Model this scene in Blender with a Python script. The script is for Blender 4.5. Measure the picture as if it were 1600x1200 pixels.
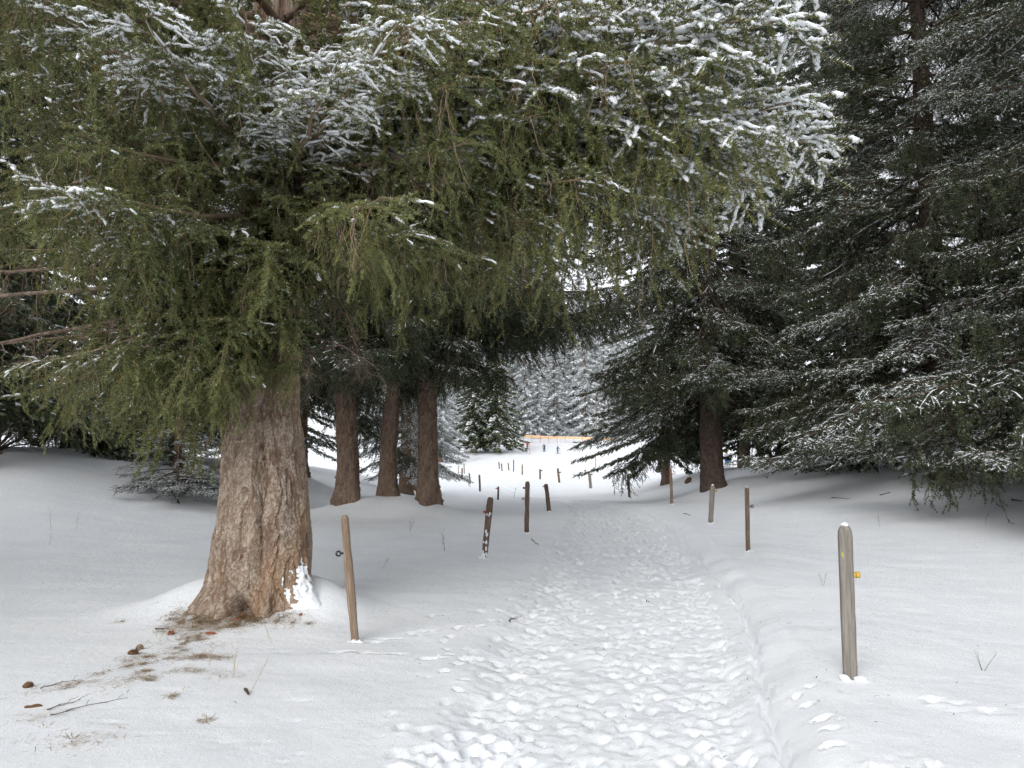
import bpy, math, numpy as np
from mathutils import Vector, Matrix, Euler
R = math.radians
sc = bpy.context.scene
for o in list(bpy.data.objects): bpy.data.objects.remove(o)
COL = sc.collection

# ------------------------------------------------------------------ camera, sky, sun, exposure
FPX, EYE, PITCH = 1156.0, 1.58, math.atan(116 / 1156.0)
cam = bpy.data.cameras.new('camera'); co = bpy.data.objects.new('camera', cam); COL.objects.link(co)
cam.sensor_width = 36; cam.lens = 36 * FPX / 1600; cam.clip_start = .05; cam.clip_end = 3000
co.location = (0, 0, EYE); co.rotation_euler = (R(90) + PITCH, 0, 0); sc.camera = co

SUN_EL, SUN_AZ = 34, 203          # azimuth measured from +Y (view direction) clockwise: behind the viewer
world = bpy.data.worlds.new('World'); sc.world = world; world.use_nodes = True
wn, wl = world.node_tree.nodes, world.node_tree.links
wn.clear()
sky = wn.new('ShaderNodeTexSky'); sky.sky_type = 'NISHITA'; sky.sun_disc = False
sky.sun_elevation = R(SUN_EL); sky.sun_rotation = R(SUN_AZ); sky.dust_density = 6; sky.air_density = 1.0; sky.ozone_density = 1
hs = wn.new('ShaderNodeHueSaturation'); hs.inputs['Saturation'].default_value = .16
bg = wn.new('ShaderNodeBackground'); bg.inputs['Strength'].default_value = .125
wo = wn.new('ShaderNodeOutputWorld')
cloud = wn.new('ShaderNodeMix'); cloud.data_type = 'RGBA'; cloud.inputs[0].default_value = .68      # even cloud cover over the clear sky
cloud.inputs[7].default_value = (7.05, 7.3, 7.7, 1)
wl.new(sky.outputs[0], hs.inputs['Color']); wl.new(hs.outputs[0], cloud.inputs[6]); wl.new(cloud.outputs[2], bg.inputs[0]); wl.new(bg.outputs[0], wo.inputs[0])
sl = bpy.data.lights.new('sun', 'SUN'); sl.energy = 1.4; sl.angle = R(40); sl.color = (1, .99, .975)
so = bpy.data.objects.new('sun', sl); COL.objects.link(so); so.location = (0, -20, 40)
_d = Vector((math.sin(R(SUN_AZ)) * math.cos(R(SUN_EL)), math.cos(R(SUN_AZ)) * math.cos(R(SUN_EL)), math.sin(R(SUN_EL))))
so.rotation_euler = _d.to_track_quat('Z', 'Y').to_euler()
sc.view_settings.view_transform = 'Standard'; sc.view_settings.look = 'None'; sc.view_settings.gamma = 1
sc.view_settings.use_curve_mapping = False
sc.view_settings.exposure = .3
sc.cycles.max_bounces = 6; sc.cycles.diffuse_bounces = 4; sc.cycles.glossy_bounces = 2; sc.cycles.transmission_bounces = 2
sc.cycles.use_denoising = True; sc.cycles.denoiser = 'OPENIMAGEDENOISE'; sc.cycles.denoising_input_passes = 'RGB_ALBEDO_NORMAL'; sc.cycles.denoising_prefilter = 'NONE'
sc.cycles.use_adaptive_sampling = True; sc.cycles.adaptive_threshold = .05; sc.cycles.adaptive_min_samples = 12

# ------------------------------------------------------------------ helpers
def ray(px, py):
    a, b = (px - 800) / FPX, -(py - 600) / FPX
    c, s = math.cos(PITCH), math.sin(PITCH)
    return Vector((a, c - b * s, s + b * c))
def at(px, py, Y):
    d = ray(px, py); return Vector((0, 0, EYE)) + d * (Y / d.y)
def sstep(a, b, x):
    t = np.clip((x - a) / (b - a), 0, 1); return t * t * (3 - 2 * t)
def vnoise(x, y, seed=0):
    xi, yi = np.floor(x).astype(np.int64), np.floor(y).astype(np.int64)
    fx, fy = x - xi, y - yi
    fx, fy = fx * fx * (3 - 2 * fx), fy * fy * (3 - 2 * fy)
    def h(i, j):
        n = (i * 374761393 + j * 668265263 + seed * 1442695041) & 0x7fffffff
        n = ((n ^ (n >> 13)) * 1274126177) & 0x7fffffff
        return ((n ^ (n >> 16)) & 0xffff) / 65535.0
    return (h(xi, yi) * (1 - fx) + h(xi + 1, yi) * fx) * (1 - fy) + (h(xi, yi + 1) * (1 - fx) + h(xi + 1, yi + 1) * fx) * fy - .5
def fbm(x, y, o=4, seed=0):
    v = 0; a = 1.
    for k in range(o): v = v + a * vnoise(x, y, seed + k); x, y, a = x * 2.03 + 7.1, y * 2.03 + 3.3, a * .5
    return v
def voro(x, y, seed=0):
    xi, yi = np.floor(x).astype(np.int64), np.floor(y).astype(np.int64)
    f1 = np.full(x.shape, 9.); f2 = np.full(x.shape, 9.); idv = np.zeros(x.shape)
    for dx in (-1, 0, 1):
        for dy in (-1, 0, 1):
            i, j = xi + dx, yi + dy
            n = (i * 73856093 ^ j * 19349663 ^ (seed * 83492791)) & 0x7fffffff
            n = ((n ^ (n >> 13)) * 1274126177) & 0x7fffffff
            a = (n & 0x3ff) / 1023.; b = ((n >> 10) & 0x3ff) / 1023.; c = ((n >> 20) & 0x3ff) / 1023.
            d = np.hypot(i + a - x, j + b - y)
            m = d < f1
            f2 = np.where(m, f1, np.minimum(f2, d)); idv = np.where(m, c, idv); f1 = np.where(m, d, f1)
    return f1, f2, idv
def make_mesh(name, V, loops, sizes, mats, mi=None, smooth=None):
    me = bpy.data.meshes.new(name)
    V = np.asarray(V, np.float32).reshape(-1, 3); loops = np.asarray(loops, np.int32).ravel(); sizes = np.asarray(sizes, np.int32)
    me.vertices.add(len(V)); me.vertices.foreach_set('co', V.ravel())
    me.loops.add(len(loops)); me.loops.foreach_set('vertex_index', loops)
    me.polygons.add(len(sizes))
    st = np.zeros(len(sizes), np.int32); st[1:] = np.cumsum(sizes)[:-1]
    me.polygons.foreach_set('loop_start', st); me.polygons.foreach_set('loop_total', sizes)
    for m in mats: me.materials.append(m)
    if mi is not None: me.polygons.foreach_set('material_index', np.asarray(mi, np.int32))
    if smooth is not None:
        me.polygons.foreach_set('use_smooth', np.broadcast_to(np.asarray(smooth, bool), (len(sizes),)).copy())
    me.update(calc_edges=True); me.validate()
    return me
def link(name, me, parent=None):
    o = bpy.data.objects.new(name, me); COL.objects.link(o)
    if parent: o.parent = parent
    return o
def empty(name, loc=(0, 0, 0)):
    o = bpy.data.objects.new(name, None); o.empty_display_size = .2; COL.objects.link(o); o.location = loc; return o
def tag(o, label=None, cat=None, group=None, kind=None):
    if label: o['label'] = label
    if cat: o['category'] = cat
    if group: o['group'] = group
    if kind: o['kind'] = kind
    return o
class MB:
    """collects quads / triangles with a material index"""
    def __init__(s): s.V = []; s.L = []; s.S = []; s.M = []; s.sm = []; s.n = 0
    def add(s, V, F, m=0, smooth=False):
        V = np.asarray(V, float).reshape(-1, 3); F = np.asarray(F, np.int64)
        s.V.append(V); s.L.append((F + s.n).ravel()); s.S.append(np.full(len(F), F.shape[1])); s.M.append(np.full(len(F), m)); s.sm.append(np.full(len(F), smooth))
        s.n += len(V)
    def mesh(s, name, mats):
        return make_mesh(name, np.concatenate(s.V), np.concatenate(s.L), np.concatenate(s.S), mats, np.concatenate(s.M), np.concatenate(s.sm))
    def tubes(s, P, rad, n=4, m=0, smooth=True, flat=1., cap=False):
        """P (N,K,3) polylines, rad (N,K): a tube round each"""
        P = np.asarray(P, float); N, K, _ = P.shape; rad = np.broadcast_to(rad, (N, K))
        T = np.gradient(P, axis=1); T /= np.linalg.norm(T, axis=2, keepdims=True) + 1e-9
        ref = np.where(np.abs(T[..., 2:3]) > .9, np.array([1., 0, 0]), np.array([0, 0, 1.]))
        A = np.cross(T, ref); A /= np.linalg.norm(A, axis=2, keepdims=True) + 1e-9
        B = np.cross(A, T)
        th = np.arange(n) / n * 2 * math.pi
        V = P[:, :, None] + rad[:, :, None, None] * (np.cos(th)[None, None, :, None] * A[:, :, None] + flat * np.sin(th)[None, None, :, None] * B[:, :, None])
        idx = np.arange(N * K * n).reshape(N, K, n); nx = np.roll(idx, -1, 2)
        F = np.stack([idx[:, :-1], nx[:, :-1], nx[:, 1:], idx[:, 1:]], -1).reshape(-1, 4)
        s.add(V, F, m, smooth)
        if cap:
            b = s.n - N * K * n
            for q in range(N):
                for k in (0, K - 1):
                    ring = idx[q, k] + b
                    s.L.append(ring if k else ring[::-1]); s.S.append(np.array([n])); s.M.append(np.array([m])); s.sm.append(np.array([False]))
    def box(s, c, h, m=0, jit=0, rng=None):
        c = np.array(c, float); h = np.array(h, float)
        V = np.array([[x, y, z] for x in (-1, 1) for y in (-1, 1) for z in (-1, 1)]) * h + c
        if jit: V = V + rng.uniform(-jit, jit, V.shape)
        s.add(V, [[0, 1, 3, 2], [4, 6, 7, 5], [0, 4, 5, 1], [2, 3, 7, 6], [0, 2, 6, 4], [1, 5, 7, 3]], m)
    def blob(s, c, r, m=0, nu=8, nv=6, jit=.15, rng=None, half=False):
        u = np.arange(nu) / nu * 2 * math.pi; v = np.linspace(-math.pi / 2 if not half else -.35, math.pi / 2, nv)
        k = 1 + (rng.uniform(-jit, jit, (nv, nu)) if rng is not None else 0)
        X = np.stack([np.cos(v)[:, None] * np.cos(u) * k, np.cos(v)[:, None] * np.sin(u) * k, np.sin(v)[:, None] * np.ones(nu) * (k if not half else 1)], -1) * np.array(r) + np.array(c)
        i = np.arange(nu * nv).reshape(nv, nu); n = np.roll(i, -1, 1)
        s.add(X, np.stack([i[:-1], n[:-1], n[1:], i[1:]], -1).reshape(-1, 4), m, True)

# ------------------------------------------------------------------ materials
def mat(name, col, rough=.8, spec=.2, nodes=None, **kw):
    m = bpy.data.materials.new(name); m.use_nodes = True
    nt = m.node_tree; b = nt.nodes['Principled BSDF']
    b.inputs['Base Color'].default_value = (*col, 1); b.inputs['Roughness'].default_value = rough
    b.inputs['Specular IOR Level'].default_value = spec
    if nodes: nodes(nt, b)
    return m
def nd(nt, t, **kw):
    n = nt.nodes.new(t)
    for k, v in kw.items():
        if k in n.inputs: n.inputs[k].default_value = v
        else: setattr(n, k, v)
    return n
def ramp(nt, src, stops):
    r = nd(nt, 'ShaderNodeValToRGB'); cr = r.color_ramp
    while len(cr.elements) < len(stops): cr.elements.new(.5)
    for e, (p, c) in zip(cr.elements, stops): e.position = p; e.color = (*c, 1)
    nt.links.new(src, r.inputs[0]); return r.outputs[0]
def coords(nt, scale=(1, 1, 1)):
    t = nd(nt, 'ShaderNodeTexCoord'); m = nd(nt, 'ShaderNodeMapping'); m.inputs['Scale'].default_value = scale
    nt.links.new(t.outputs['Object'], m.inputs[0]); return m.outputs[0]
def bump(nt, b, h, strength, dist):
    n = nd(nt, 'ShaderNodeBump', Strength=strength, Distance=dist); nt.links.new(h, n.inputs['Height'])
    nt.links.new(n.outputs[0], b.inputs['Normal'])
def snow_ground(nt, b):
    v = coords(nt)
    n1 = nd(nt, 'ShaderNodeTexNoise', Scale=60., Detail=6., Roughness=.7); nt.links.new(v, n1.inputs['Vector'])
    n2 = nd(nt, 'ShaderNodeTexNoise', Scale=9., Detail=6., Roughness=.6); nt.links.new(v, n2.inputs['Vector'])
    a = nd(nt, 'ShaderNodeMath', operation='MULTIPLY_ADD'); nt.links.new(n1.outputs[0], a.inputs[0]); a.inputs[1].default_value = .45; nt.links.new(n2.outputs[0], a.inputs[2])
    bump(nt, b, a.outputs[0], .3, .03)
    n3 = nd(nt, 'ShaderNodeTexNoise', Scale=1.3, Detail=4.); nt.links.new(v, n3.inputs['Vector'])
    nt.links.new(ramp(nt, n3.outputs[0], [(.3, (.80, .825, .86)), (.7, (.86, .875, .895))]), b.inputs['Base Color'])
M = {}
M['snow'] = mat('snow', (.84, .86, .89), .6, .25, snow_ground)
M['snowcap'] = mat('fresh_snow', (.88, .90, .93), .6, .2)
def needle_mat(name, c1, c2, scale=8.):
    """colour changes from shoot to shoot (noise about a shoot wide) and a little from needle to needle"""
    def f(nt, b):
        g = nd(nt, 'ShaderNodeNewGeometry'); oi = nd(nt, 'ShaderNodeObjectInfo')
        n = nd(nt, 'ShaderNodeTexNoise', Scale=scale, Detail=2.); nt.links.new(coords(nt), n.inputs['Vector'])
        a = nd(nt, 'ShaderNodeMath', operation='MULTIPLY_ADD'); nt.links.new(g.outputs['Random Per Island'], a.inputs[0]); a.inputs[1].default_value = .25
        k = nd(nt, 'ShaderNodeMath', operation='MULTIPLY_ADD'); nt.links.new(oi.outputs['Random'], k.inputs[0]); k.inputs[1].default_value = .3; k.inputs[2].default_value = -.55
        k2 = nd(nt, 'ShaderNodeMath', operation='MULTIPLY_ADD'); nt.links.new(n.outputs[0], k2.inputs[0]); k2.inputs[1].default_value = 1.6; nt.links.new(k.outputs[0], k2.inputs[2])
        nt.links.new(k2.outputs[0], a.inputs[2])
        nt.links.new(ramp(nt, a.outputs[0], [(0, c1), (.55, tuple((x + y) / 2 for x, y in zip(c1, c2))), (1, c2)]), b.inputs['Base Color'])
    return mat(name, c1, .45, .4, f)
M['needle'] = needle_mat('olive_needles', (.052, .082, .030), (.240, .258, .095))
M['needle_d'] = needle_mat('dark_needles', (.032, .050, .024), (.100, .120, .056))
M['needle_f'] = needle_mat('far_needles', (.17, .19, .18), (.66, .69, .71), 1.2)  # rime on the needles; extra paleness puts distance haze into the colour
M['shoot'] = mat('young_shoot_bark', (.30, .20, .07), .7)
M['twig'] = mat('grey_twig_bark', (.27, .20, .14), .8)
M['twig_d'] = mat('dark_twig_bark', (.085, .062, .047), .85)
def bark(c):
    def f(nt, b):
        v = coords(nt, (1, 1, .35))
        n = nd(nt, 'ShaderNodeTexNoise', Scale=9., Detail=8., Roughness=.7); nt.links.new(v, n.inputs['Vector'])
        w = nd(nt, 'ShaderNodeTexVoronoi', Scale=26.); nt.links.new(v, w.inputs['Vector'])
        mx = nd(nt, 'ShaderNodeMix', data_type='RGBA'); mx.inputs[0].default_value = .6
        nt.links.new(ramp(nt, n.outputs[0], c), mx.inputs[6]); nt.links.new(ramp(nt, w.outputs['Color'], [(0, c[0][1]), (1, c[-1][1])]), mx.inputs[7])
        nt.links.new(mx.outputs[2], b.inputs['Base Color'])
        w2 = nd(nt, 'ShaderNodeTexVoronoi', Scale=34., feature='DISTANCE_TO_EDGE'); nt.links.new(v, w2.inputs['Vector'])
        r2 = ramp(nt, w2.outputs[0], [(0, (0, 0, 0)), (.12, (1, 1, 1))])
        bump(nt, b, r2, .55, .012)
    return f
def hero_bark(nt, b):
    """flaky plates: each plate its own grey-tan tone, reddish inner bark showing between plates"""
    v = coords(nt, (1, 1, .5))
    n = nd(nt, 'ShaderNodeTexNoise', Scale=7., Detail=8., Roughness=.75); nt.links.new(v, n.inputs['Vector'])
    pa = nd(nt, 'ShaderNodeAttribute', attribute_name='plate'); ca = nd(nt, 'ShaderNodeAttribute', attribute_name='crack')
    a = nd(nt, 'ShaderNodeMath', operation='MULTIPLY_ADD'); nt.links.new(pa.outputs['Fac'], a.inputs[0]); a.inputs[1].default_value = .45
    k = nd(nt, 'ShaderNodeMath', operation='MULTIPLY_ADD'); nt.links.new(n.outputs[0], k.inputs[0]); k.inputs[1].default_value = 1.3; k.inputs[2].default_value = -.4; nt.links.new(k.outputs[0], a.inputs[2])
    plate = ramp(nt, a.outputs[0], [(.1, (.17, .118, .085)), (.35, (.29, .225, .172)), (.6, (.40, .33, .265)), (.9, (.56, .49, .415))])
    mx = nd(nt, 'ShaderNodeMix', data_type='RGBA'); nt.links.new(ca.outputs['Fac'], mx.inputs[0]); mx.inputs[6].default_value = (.17, .105, .072, 1); nt.links.new(plate, mx.inputs[7])
    n4 = nd(nt, 'ShaderNodeTexNoise', Scale=1.9, Detail=5.); nt.links.new(v, n4.inputs['Vector'])
    m2 = nd(nt, 'ShaderNodeMix', data_type='RGBA', blend_type='MIX'); r4 = ramp(nt, n4.outputs[0], [(.5, (0, 0, 0)), (.66, (.5, .5, .5))])
    nt.links.new(r4, m2.inputs[0]); nt.links.new(mx.outputs[2], m2.inputs[6]); m2.inputs[7].default_value = (.40, .235, .125, 1)
    nt.links.new(m2.outputs[2], b.inputs['Base Color'])
    n2 = nd(nt, 'ShaderNodeTexNoise', Scale=60., Detail=6., Roughness=.7); nt.links.new(v, n2.inputs['Vector'])
    bump(nt, b, n2.outputs[0], 1., .016)
M['bark'] = mat('grey_red_bark', (.3, .22, .17), .85, .15, hero_bark)
M['bark_shade'] = mat('shade_darkened_bark', (.08, .055, .045), .85, .2, bark([(.25, (.035, .024, .019)), (.5, (.085, .06, .047)), (.75, (.15, .11, .088))]))  # darker spruce bark: shade of the overhanging boughs put into the colour
M['bark_d'] = mat('dark_spruce_bark', (.12, .08, .06), .9, .1, bark([(.25, (.085, .052, .037)), (.5, (.20, .132, .094)), (.75, (.33, .25, .19))]))
def wood(c1, c2, c3):
    def f(nt, b):
        v = coords(nt, (14, 14, .8))
        n = nd(nt, 'ShaderNodeTexNoise', Scale=4., Detail=8., Roughness=.7); nt.links.new(v, n.inputs['Vector'])
        nt.links.new(ramp(nt, n.outputs[0], [(.25, c1), (.5, c2), (.75, c3)]), b.inputs['Base Color'])
        bump(nt, b, n.outputs[0], .5, .006)
    return f
M['wood_grey'] = mat('weathered_grey_wood', (.3, .28, .25), .85, .15, wood((.10, .088, .075), (.215, .195, .17), (.33, .305, .275)))
M['wood_tan'] = mat('tan_split_wood', (.3, .22, .15), .8, .15, wood((.10, .07, .05), (.23, .165, .118), (.38, .305, .24)))
M['wood_dark'] = mat('dark_bark_stake', (.12, .09, .07), .9, .1, wood((.06, .04, .03), (.15, .105, .078), (.27, .21, .16)))
M['black'] = mat('black_plastic', (.015, .015, .016), .45, .4)
M['yellow'] = mat('amber_plastic', (.55, .36, .06), .4, .5)
M['red'] = mat('red_plastic', (.6, .07, .03), .4, .5)
M['paint_y'] = mat('yellow_paint', (.6, .55, .06), .6)
M['straw'] = mat('dry_straw', (.42, .31, .18), .9, .1)
M['litter'] = mat('brown_litter', (.21, .13, .07), .9, .1)
M['rot'] = mat('rotten_red_wood', (.2, .07, .028), .95, .05)
M['cone'] = mat('cone_scales', (.16, .09, .05), .8, .2)
M['orange'] = mat('orange_net', (.80, .47, .25), .7)
M['orange_l'] = mat('pale_orange_net', (.85, .64, .42), .7)

# ------------------------------------------------------------------ terrain
PY = np.array([-40, 0, 10, 18, 23, 27, 34, 45, 60, 80, 100, 118, 124, 135, 165, 185, 250, 400, 900.])
PZ = np.array([0, 0, 0, .03, .02, -.10, -.32, -.66, -.95, -.9, -.45, .05, .12, .35, 2.9, 4.9, 19, 70, 260.])
CY = np.array([-40, 0, 3.8, 6.4, 9.9, 16, 21.7, 27, 33, 48, 70, 100, 140, 900.])
CX = np.array([-1., .0, .38, .85, 1.42, 2.25, 2.75, 2.75, 2.3, .8, -1.2, -3.5, -5, -5.])
def smooth_interp(X, Y, n=4000):
    g = np.linspace(X[0], X[-1], n * 8); v = np.interp(g, X, Y)
    def at_(x):
        w = np.clip(np.abs(x) * .12, 1., 12.)      # widening average keeps it smooth
        return sum(np.interp(x + k * w, g, v) for k in (-.8, -.4, 0, .4, .8)) / 5
    return at_
prof = smooth_interp(PY, PZ); cent = smooth_interp(CY, CX)
MOUNDS = []          # (x, y, height, radius)
def H(x, y, fine=True):
    x = np.asarray(x, float); y = np.asarray(y, float)
    z = prof(y) + 0
    z = z + 1.75 * sstep(3.2, 11.5, x - .06 * y) * sstep(11, 29, y) * (1 - sstep(45, 95, y))
    z = z + 1.9 * sstep(4.5, 13.5, -x) * sstep(9, 21, y) * (1 - sstep(40, 90, y))
    z = z + .5 * sstep(4, 12, x) * sstep(2, 12, y) * (1 - sstep(14, 30, y)) * .5
    for mx, my, mh, mr in MOUNDS:
        z = z + mh * np.exp(-(((x - mx) ** 2 + (y - my) ** 2) / mr ** 2))
    z = z + .10 * fbm(x * .16 + 3, y * .13, 3, 5) + .03 * fbm(x * .8, y * .6, 3, 9)
    if fine:
        s = x - cent(y)
        hw = np.interp(y, [0, 4, 8, 20, 26, 34, 60, 900], [.9, .92, 1.2, 1.12, .8, .42, .35, .3])
        inside = (1 - sstep(.72, 1.06, np.abs(s + .02 * vnoise(y * 3, s * 0 + 2, 4)) / hw)) * (1 - sstep(70, 110, y))
        z = z - .07 * inside
        z = z + .13 * sstep(1.0, 1.4, s / hw + .10 * vnoise(y * 2.1, y * 0, 3)) * (1 - sstep(1.4, 4.2, s / hw)) * (1 - sstep(18, 30, y))
        # thin crease along the right edge
        c = s / hw - 1.08 - .05 * vnoise(y * 2.1, y * 0, 3) - .03 * vnoise(y * 9, y * 0, 13)
        z = z - .085 * np.exp(-(c * hw / .024) ** 2) * (1 - sstep(14, 24, y)) * (y > 0)
    return z
def ground_hit(px, py):
    d = ray(px, py); ys = np.concatenate([np.arange(2.5, 40, .02), np.arange(40, 400, .2)])
    g = EYE + d.z / d.y * ys - H(d.x / d.y * ys, ys)
    k = np.argmax(g < 0)
    return Vector((d.x / d.y * ys[k], ys[k], float(H(d.x / d.y * ys[k], ys[k])))) if g[k] < 0 else None

HERO = (-2.55, 7.75)
TRIO = [(-4.4, 20., .265), (-3.4, 20.4, .20), (-2.28, 20.2, .25)]
RT = (7.25, 27.)
MOUNDS += [(HERO[0] + .52, HERO[1] + .12, .22, .42), (HERO[0] - .75, HERO[1] + .35, .24, .6), (HERO[0], HERO[1] + .5, .25, .8)]
MOUNDS += [(x, y + .1, .34, 1.0) for x, y, r in TRIO] + [(RT[0] + .5, RT[1] + .3, .35, 1.4), (-8.2, 29, .4, 1.2)]

rng = np.random.default_rng(7)
ys = [-25, -18, -12, -8, -5, -3, -1.5, -.5, .3, .9, 1.4, 1.8, 2.1]
y = 2.3
while y < 26: ys.append(y); y += max(.02, .0042 * y)
while y < 1200: ys.append(y); y *= 1.022
ys = np.array(ys)
h = list(np.arange(0, 1.5, .024)); d = .026
while h[-1] < 900: h.append(h[-1] + d); d *= 1.062
h = np.array(h); cs = np.concatenate([-h[:0:-1], h])
SX, SY = np.meshgrid(cs, ys)
GX = SX + cent(SY); GY = SY
GZ = H(GX, GY)
# boot prints trodden into the path: pressed hollow with a pushed-up rim
def stamp(cx, cy, ang, ln, wd, dep, rim=.45):
    i0, i1 = np.searchsorted(ys, cy - .4), np.searchsorted(ys, cy + .4)
    sl_ = slice(i0, i1)
    j = np.where(np.abs(cs - (cx - float(cent(np.array(cy))))) < .45)[0]
    if len(j) == 0 or i1 <= i0: return
    js = slice(j[0], j[-1] + 1)
    dx, dy = GX[sl_, js] - cx, GY[sl_, js] - cy
    u = dx * math.sin(ang) + dy * math.cos(ang); v = dx * math.cos(ang) - dy * math.sin(ang)
    r = np.sqrt((u / ln) ** 2 + (v / wd) ** 2)
    GZ[sl_, js] += -dep * (1 - sstep(.55, 1.05, r)) + dep * rim * np.exp(-((r - 1.22) / .22) ** 2) * (.5 + .5 * np.sin(u * 40 + cx * 9))
lane_y = 2.5
for k in range(3600):
    y0 = 2.4 * (38 / 2.4) ** rng.random() if k < 2000 else rng.uniform(2.5, 27)
    hw = float(np.interp(y0, [0, 4, 8, 20, 26, 34], [.9, .92, 1.2, 1.12, .8, .42]))
    lane = rng.random()
    if lane < .34: s0 = rng.normal(-.62, .20)
    elif lane < .92: s0 = rng.uniform(-.12, .92)
    else: s0 = rng.uniform(-.95, .95)
    x0 = float(cent(np.array(y0))) + s0 * hw
    q = min(max(y0 / 7, .85), 2.0)
    stamp(x0, y0, rng.normal(.1, .4) + .09, rng.uniform(.055, .125) * q ** .5, rng.uniform(.028, .046) * q ** .6, rng.uniform(.005, .018) * q, rng.uniform(.2, .55))
for k in range(420):      # drip pits and crumbs under the boughs
    y0 = rng.uniform(3.5, 13); stamp(rng.uniform(-5, 5) * (.4 + y0 / 14), y0, rng.uniform(0, 3), rng.uniform(.02, .05), rng.uniform(.015, .04), rng.uniform(.003, .010), .4)
for k in range(60):   # stray steps left of the path, bottom edge
    y0 = rng.uniform(3.6, 4.6); stamp(rng.uniform(-.75, .1), y0, rng.normal(.3, .5), .08, .045, .018, .6)
for (x0, y0, x1, y1, n) in [(-1.4, 6.7, -.35, 7.3, 11), (-1.2, 7.6, -.2, 7.9, 9), (-.9, 6.3, .1, 6.0, 9), (-.6, 6.9, -.35, 5.4, 8), (-2.1, 6.3, -1.0, 6.35, 8), (-3.4, 7.6, -2.9, 8.9, 9), (2.6, 4.7, 3.8, 4.4, 9), (1.7, 4.0, 1.9, 5.0, 7), (1.65, 3.6, 2.0, 3.7, 6)]:
    for q in np.linspace(0, 1, n):
        stamp(x0 + (x1 - x0) * q + rng.normal(0, .05), y0 + (y1 - y0) * q + rng.normal(0, .05), rng.uniform(0, 3), rng.uniform(.03, .07), rng.uniform(.025, .04), rng.uniform(.02, .035), .5)
near = (1 - sstep(26, 40, GY)); inp = (1 - sstep(.8, 1.15, np.abs(SX) / np.interp(GY, [0, 4, 8, 20, 26, 34], [.9, .92, 1.2, 1.12, .8, .42]))) * near * (GY > 1)
GZ += inp * (.016 * fbm(GX * 6, GY * 6, 3, 21) + .014 * fbm(GX * 17, GY * 15, 2, 31)) + near * .014 * fbm(GX * 2.2, GY * 2.6, 4, 41)
ny, nx = GX.shape
idx = np.arange(nx * ny).reshape(ny, nx)
F = np.stack([idx[:-1, :-1], idx[:-1, 1:], idx[1:, 1:], idx[1:, :-1]], -1).reshape(-1, 4)
g = link('ground', make_mesh('ground', np.stack([GX, GY, GZ], -1), F, np.full(len(F), 4), [M['snow']], None, True))
tag(g, 'snow covered ground with a trodden footpath', None, None, 'structure')

# ------------------------------------------------------------------ spruce boughs
UP = np.array([0, 0, 1.])
def nrm(a): return a / (np.linalg.norm(a, axis=-1, keepdims=True) + 1e-9)
def lerp_poly(P, i, t):
    K = P.shape[1]; f = np.clip(t, 0, .9999) * (K - 1); k = f.astype(int); w = (f - k)[:, None]
    a, b = P[i, k], P[i, k + 1]
    return a * (1 - w) + b * w, nrm(b - a)
def spawn(P, n, t0, t1, lo, hi, fwd, side, down, sag, rg, K=5, taper=.5, wob=.06, jit=.2):
    """child shoots along polylines P (N,K,3)"""
    N = len(P); i = np.repeat(np.arange(N), n)
    t = t0 + (t1 - t0) * ((np.tile(np.arange(n), N) + rg.random(N * n)) / n)
    p, T = lerp_poly(P, i, t)
    lat = nrm(np.cross(T, UP) + 1e-3); sg = np.where((np.tile(np.arange(n), N) + i) % 2 == 0, 1., -1.)[:, None]
    D = nrm(fwd * T + side * sg * lat - down * UP + rg.normal(0, jit, p.shape))
    L = rg.uniform(lo, hi, N * n) * (1 - taper * (t - t0) / max(t1 - t0, 1e-6))
    s = np.linspace(0, 1, K)[None, :, None]; L3 = L[:, None, None]
    w = np.cumsum(rg.normal(0, wob / K ** .5, (N * n, K, 3)), 1); w -= w[:, :1]
    return p[:, None] + D[:, None] * s * L3 - UP * (sag * L3 * s * s) + w * L3
def plen(P): return np.linalg.norm(np.diff(P, axis=1), axis=2).sum(1)
def add_needles(mb, P, dens, ln, wd, m, rg, snow_m=None, snow_p=0., fork=.6):
    L = plen(P); n = np.maximum((L * dens * rg.uniform(.8, 1.2, len(P))).astype(int), 1)
    i = np.repeat(np.arange(len(P)), n); t = rg.random(len(i)) ** .9
    p, T = lerp_poly(P, i, t)
    A = nrm(np.cross(T, UP) + 1e-3); B = np.cross(A, T)
    ph = rg.uniform(0, 2 * math.pi, len(i))[:, None]
    D = nrm(fork * T + np.cos(ph) * A + .75 * np.sin(ph) * B + .18 * UP)
    l = (ln * rg.uniform(.75, 1.15, len(i)) * (1 - .35 * (t > .93)))[:, None]
    W = nrm(np.cross(D, rg.normal(0, 1, p.shape))) * wd / 2
    V = np.stack([p - W, p + W, p + D * l], 1)
    F = np.arange(len(i) * 3).reshape(-1, 3)
    if snow_m is not None and snow_p > 0:
        pick = (D[:, 2] > .12) & (rg.random(len(i)) < snow_p)
        mb.add(V[~pick], np.arange((~pick).sum() * 3).reshape(-1, 3), m)
        if pick.any(): mb.add(V[pick] + UP * .002, np.arange(pick.sum() * 3).reshape(-1, 3), snow_m)
    else: mb.add(V, F, m)
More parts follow.
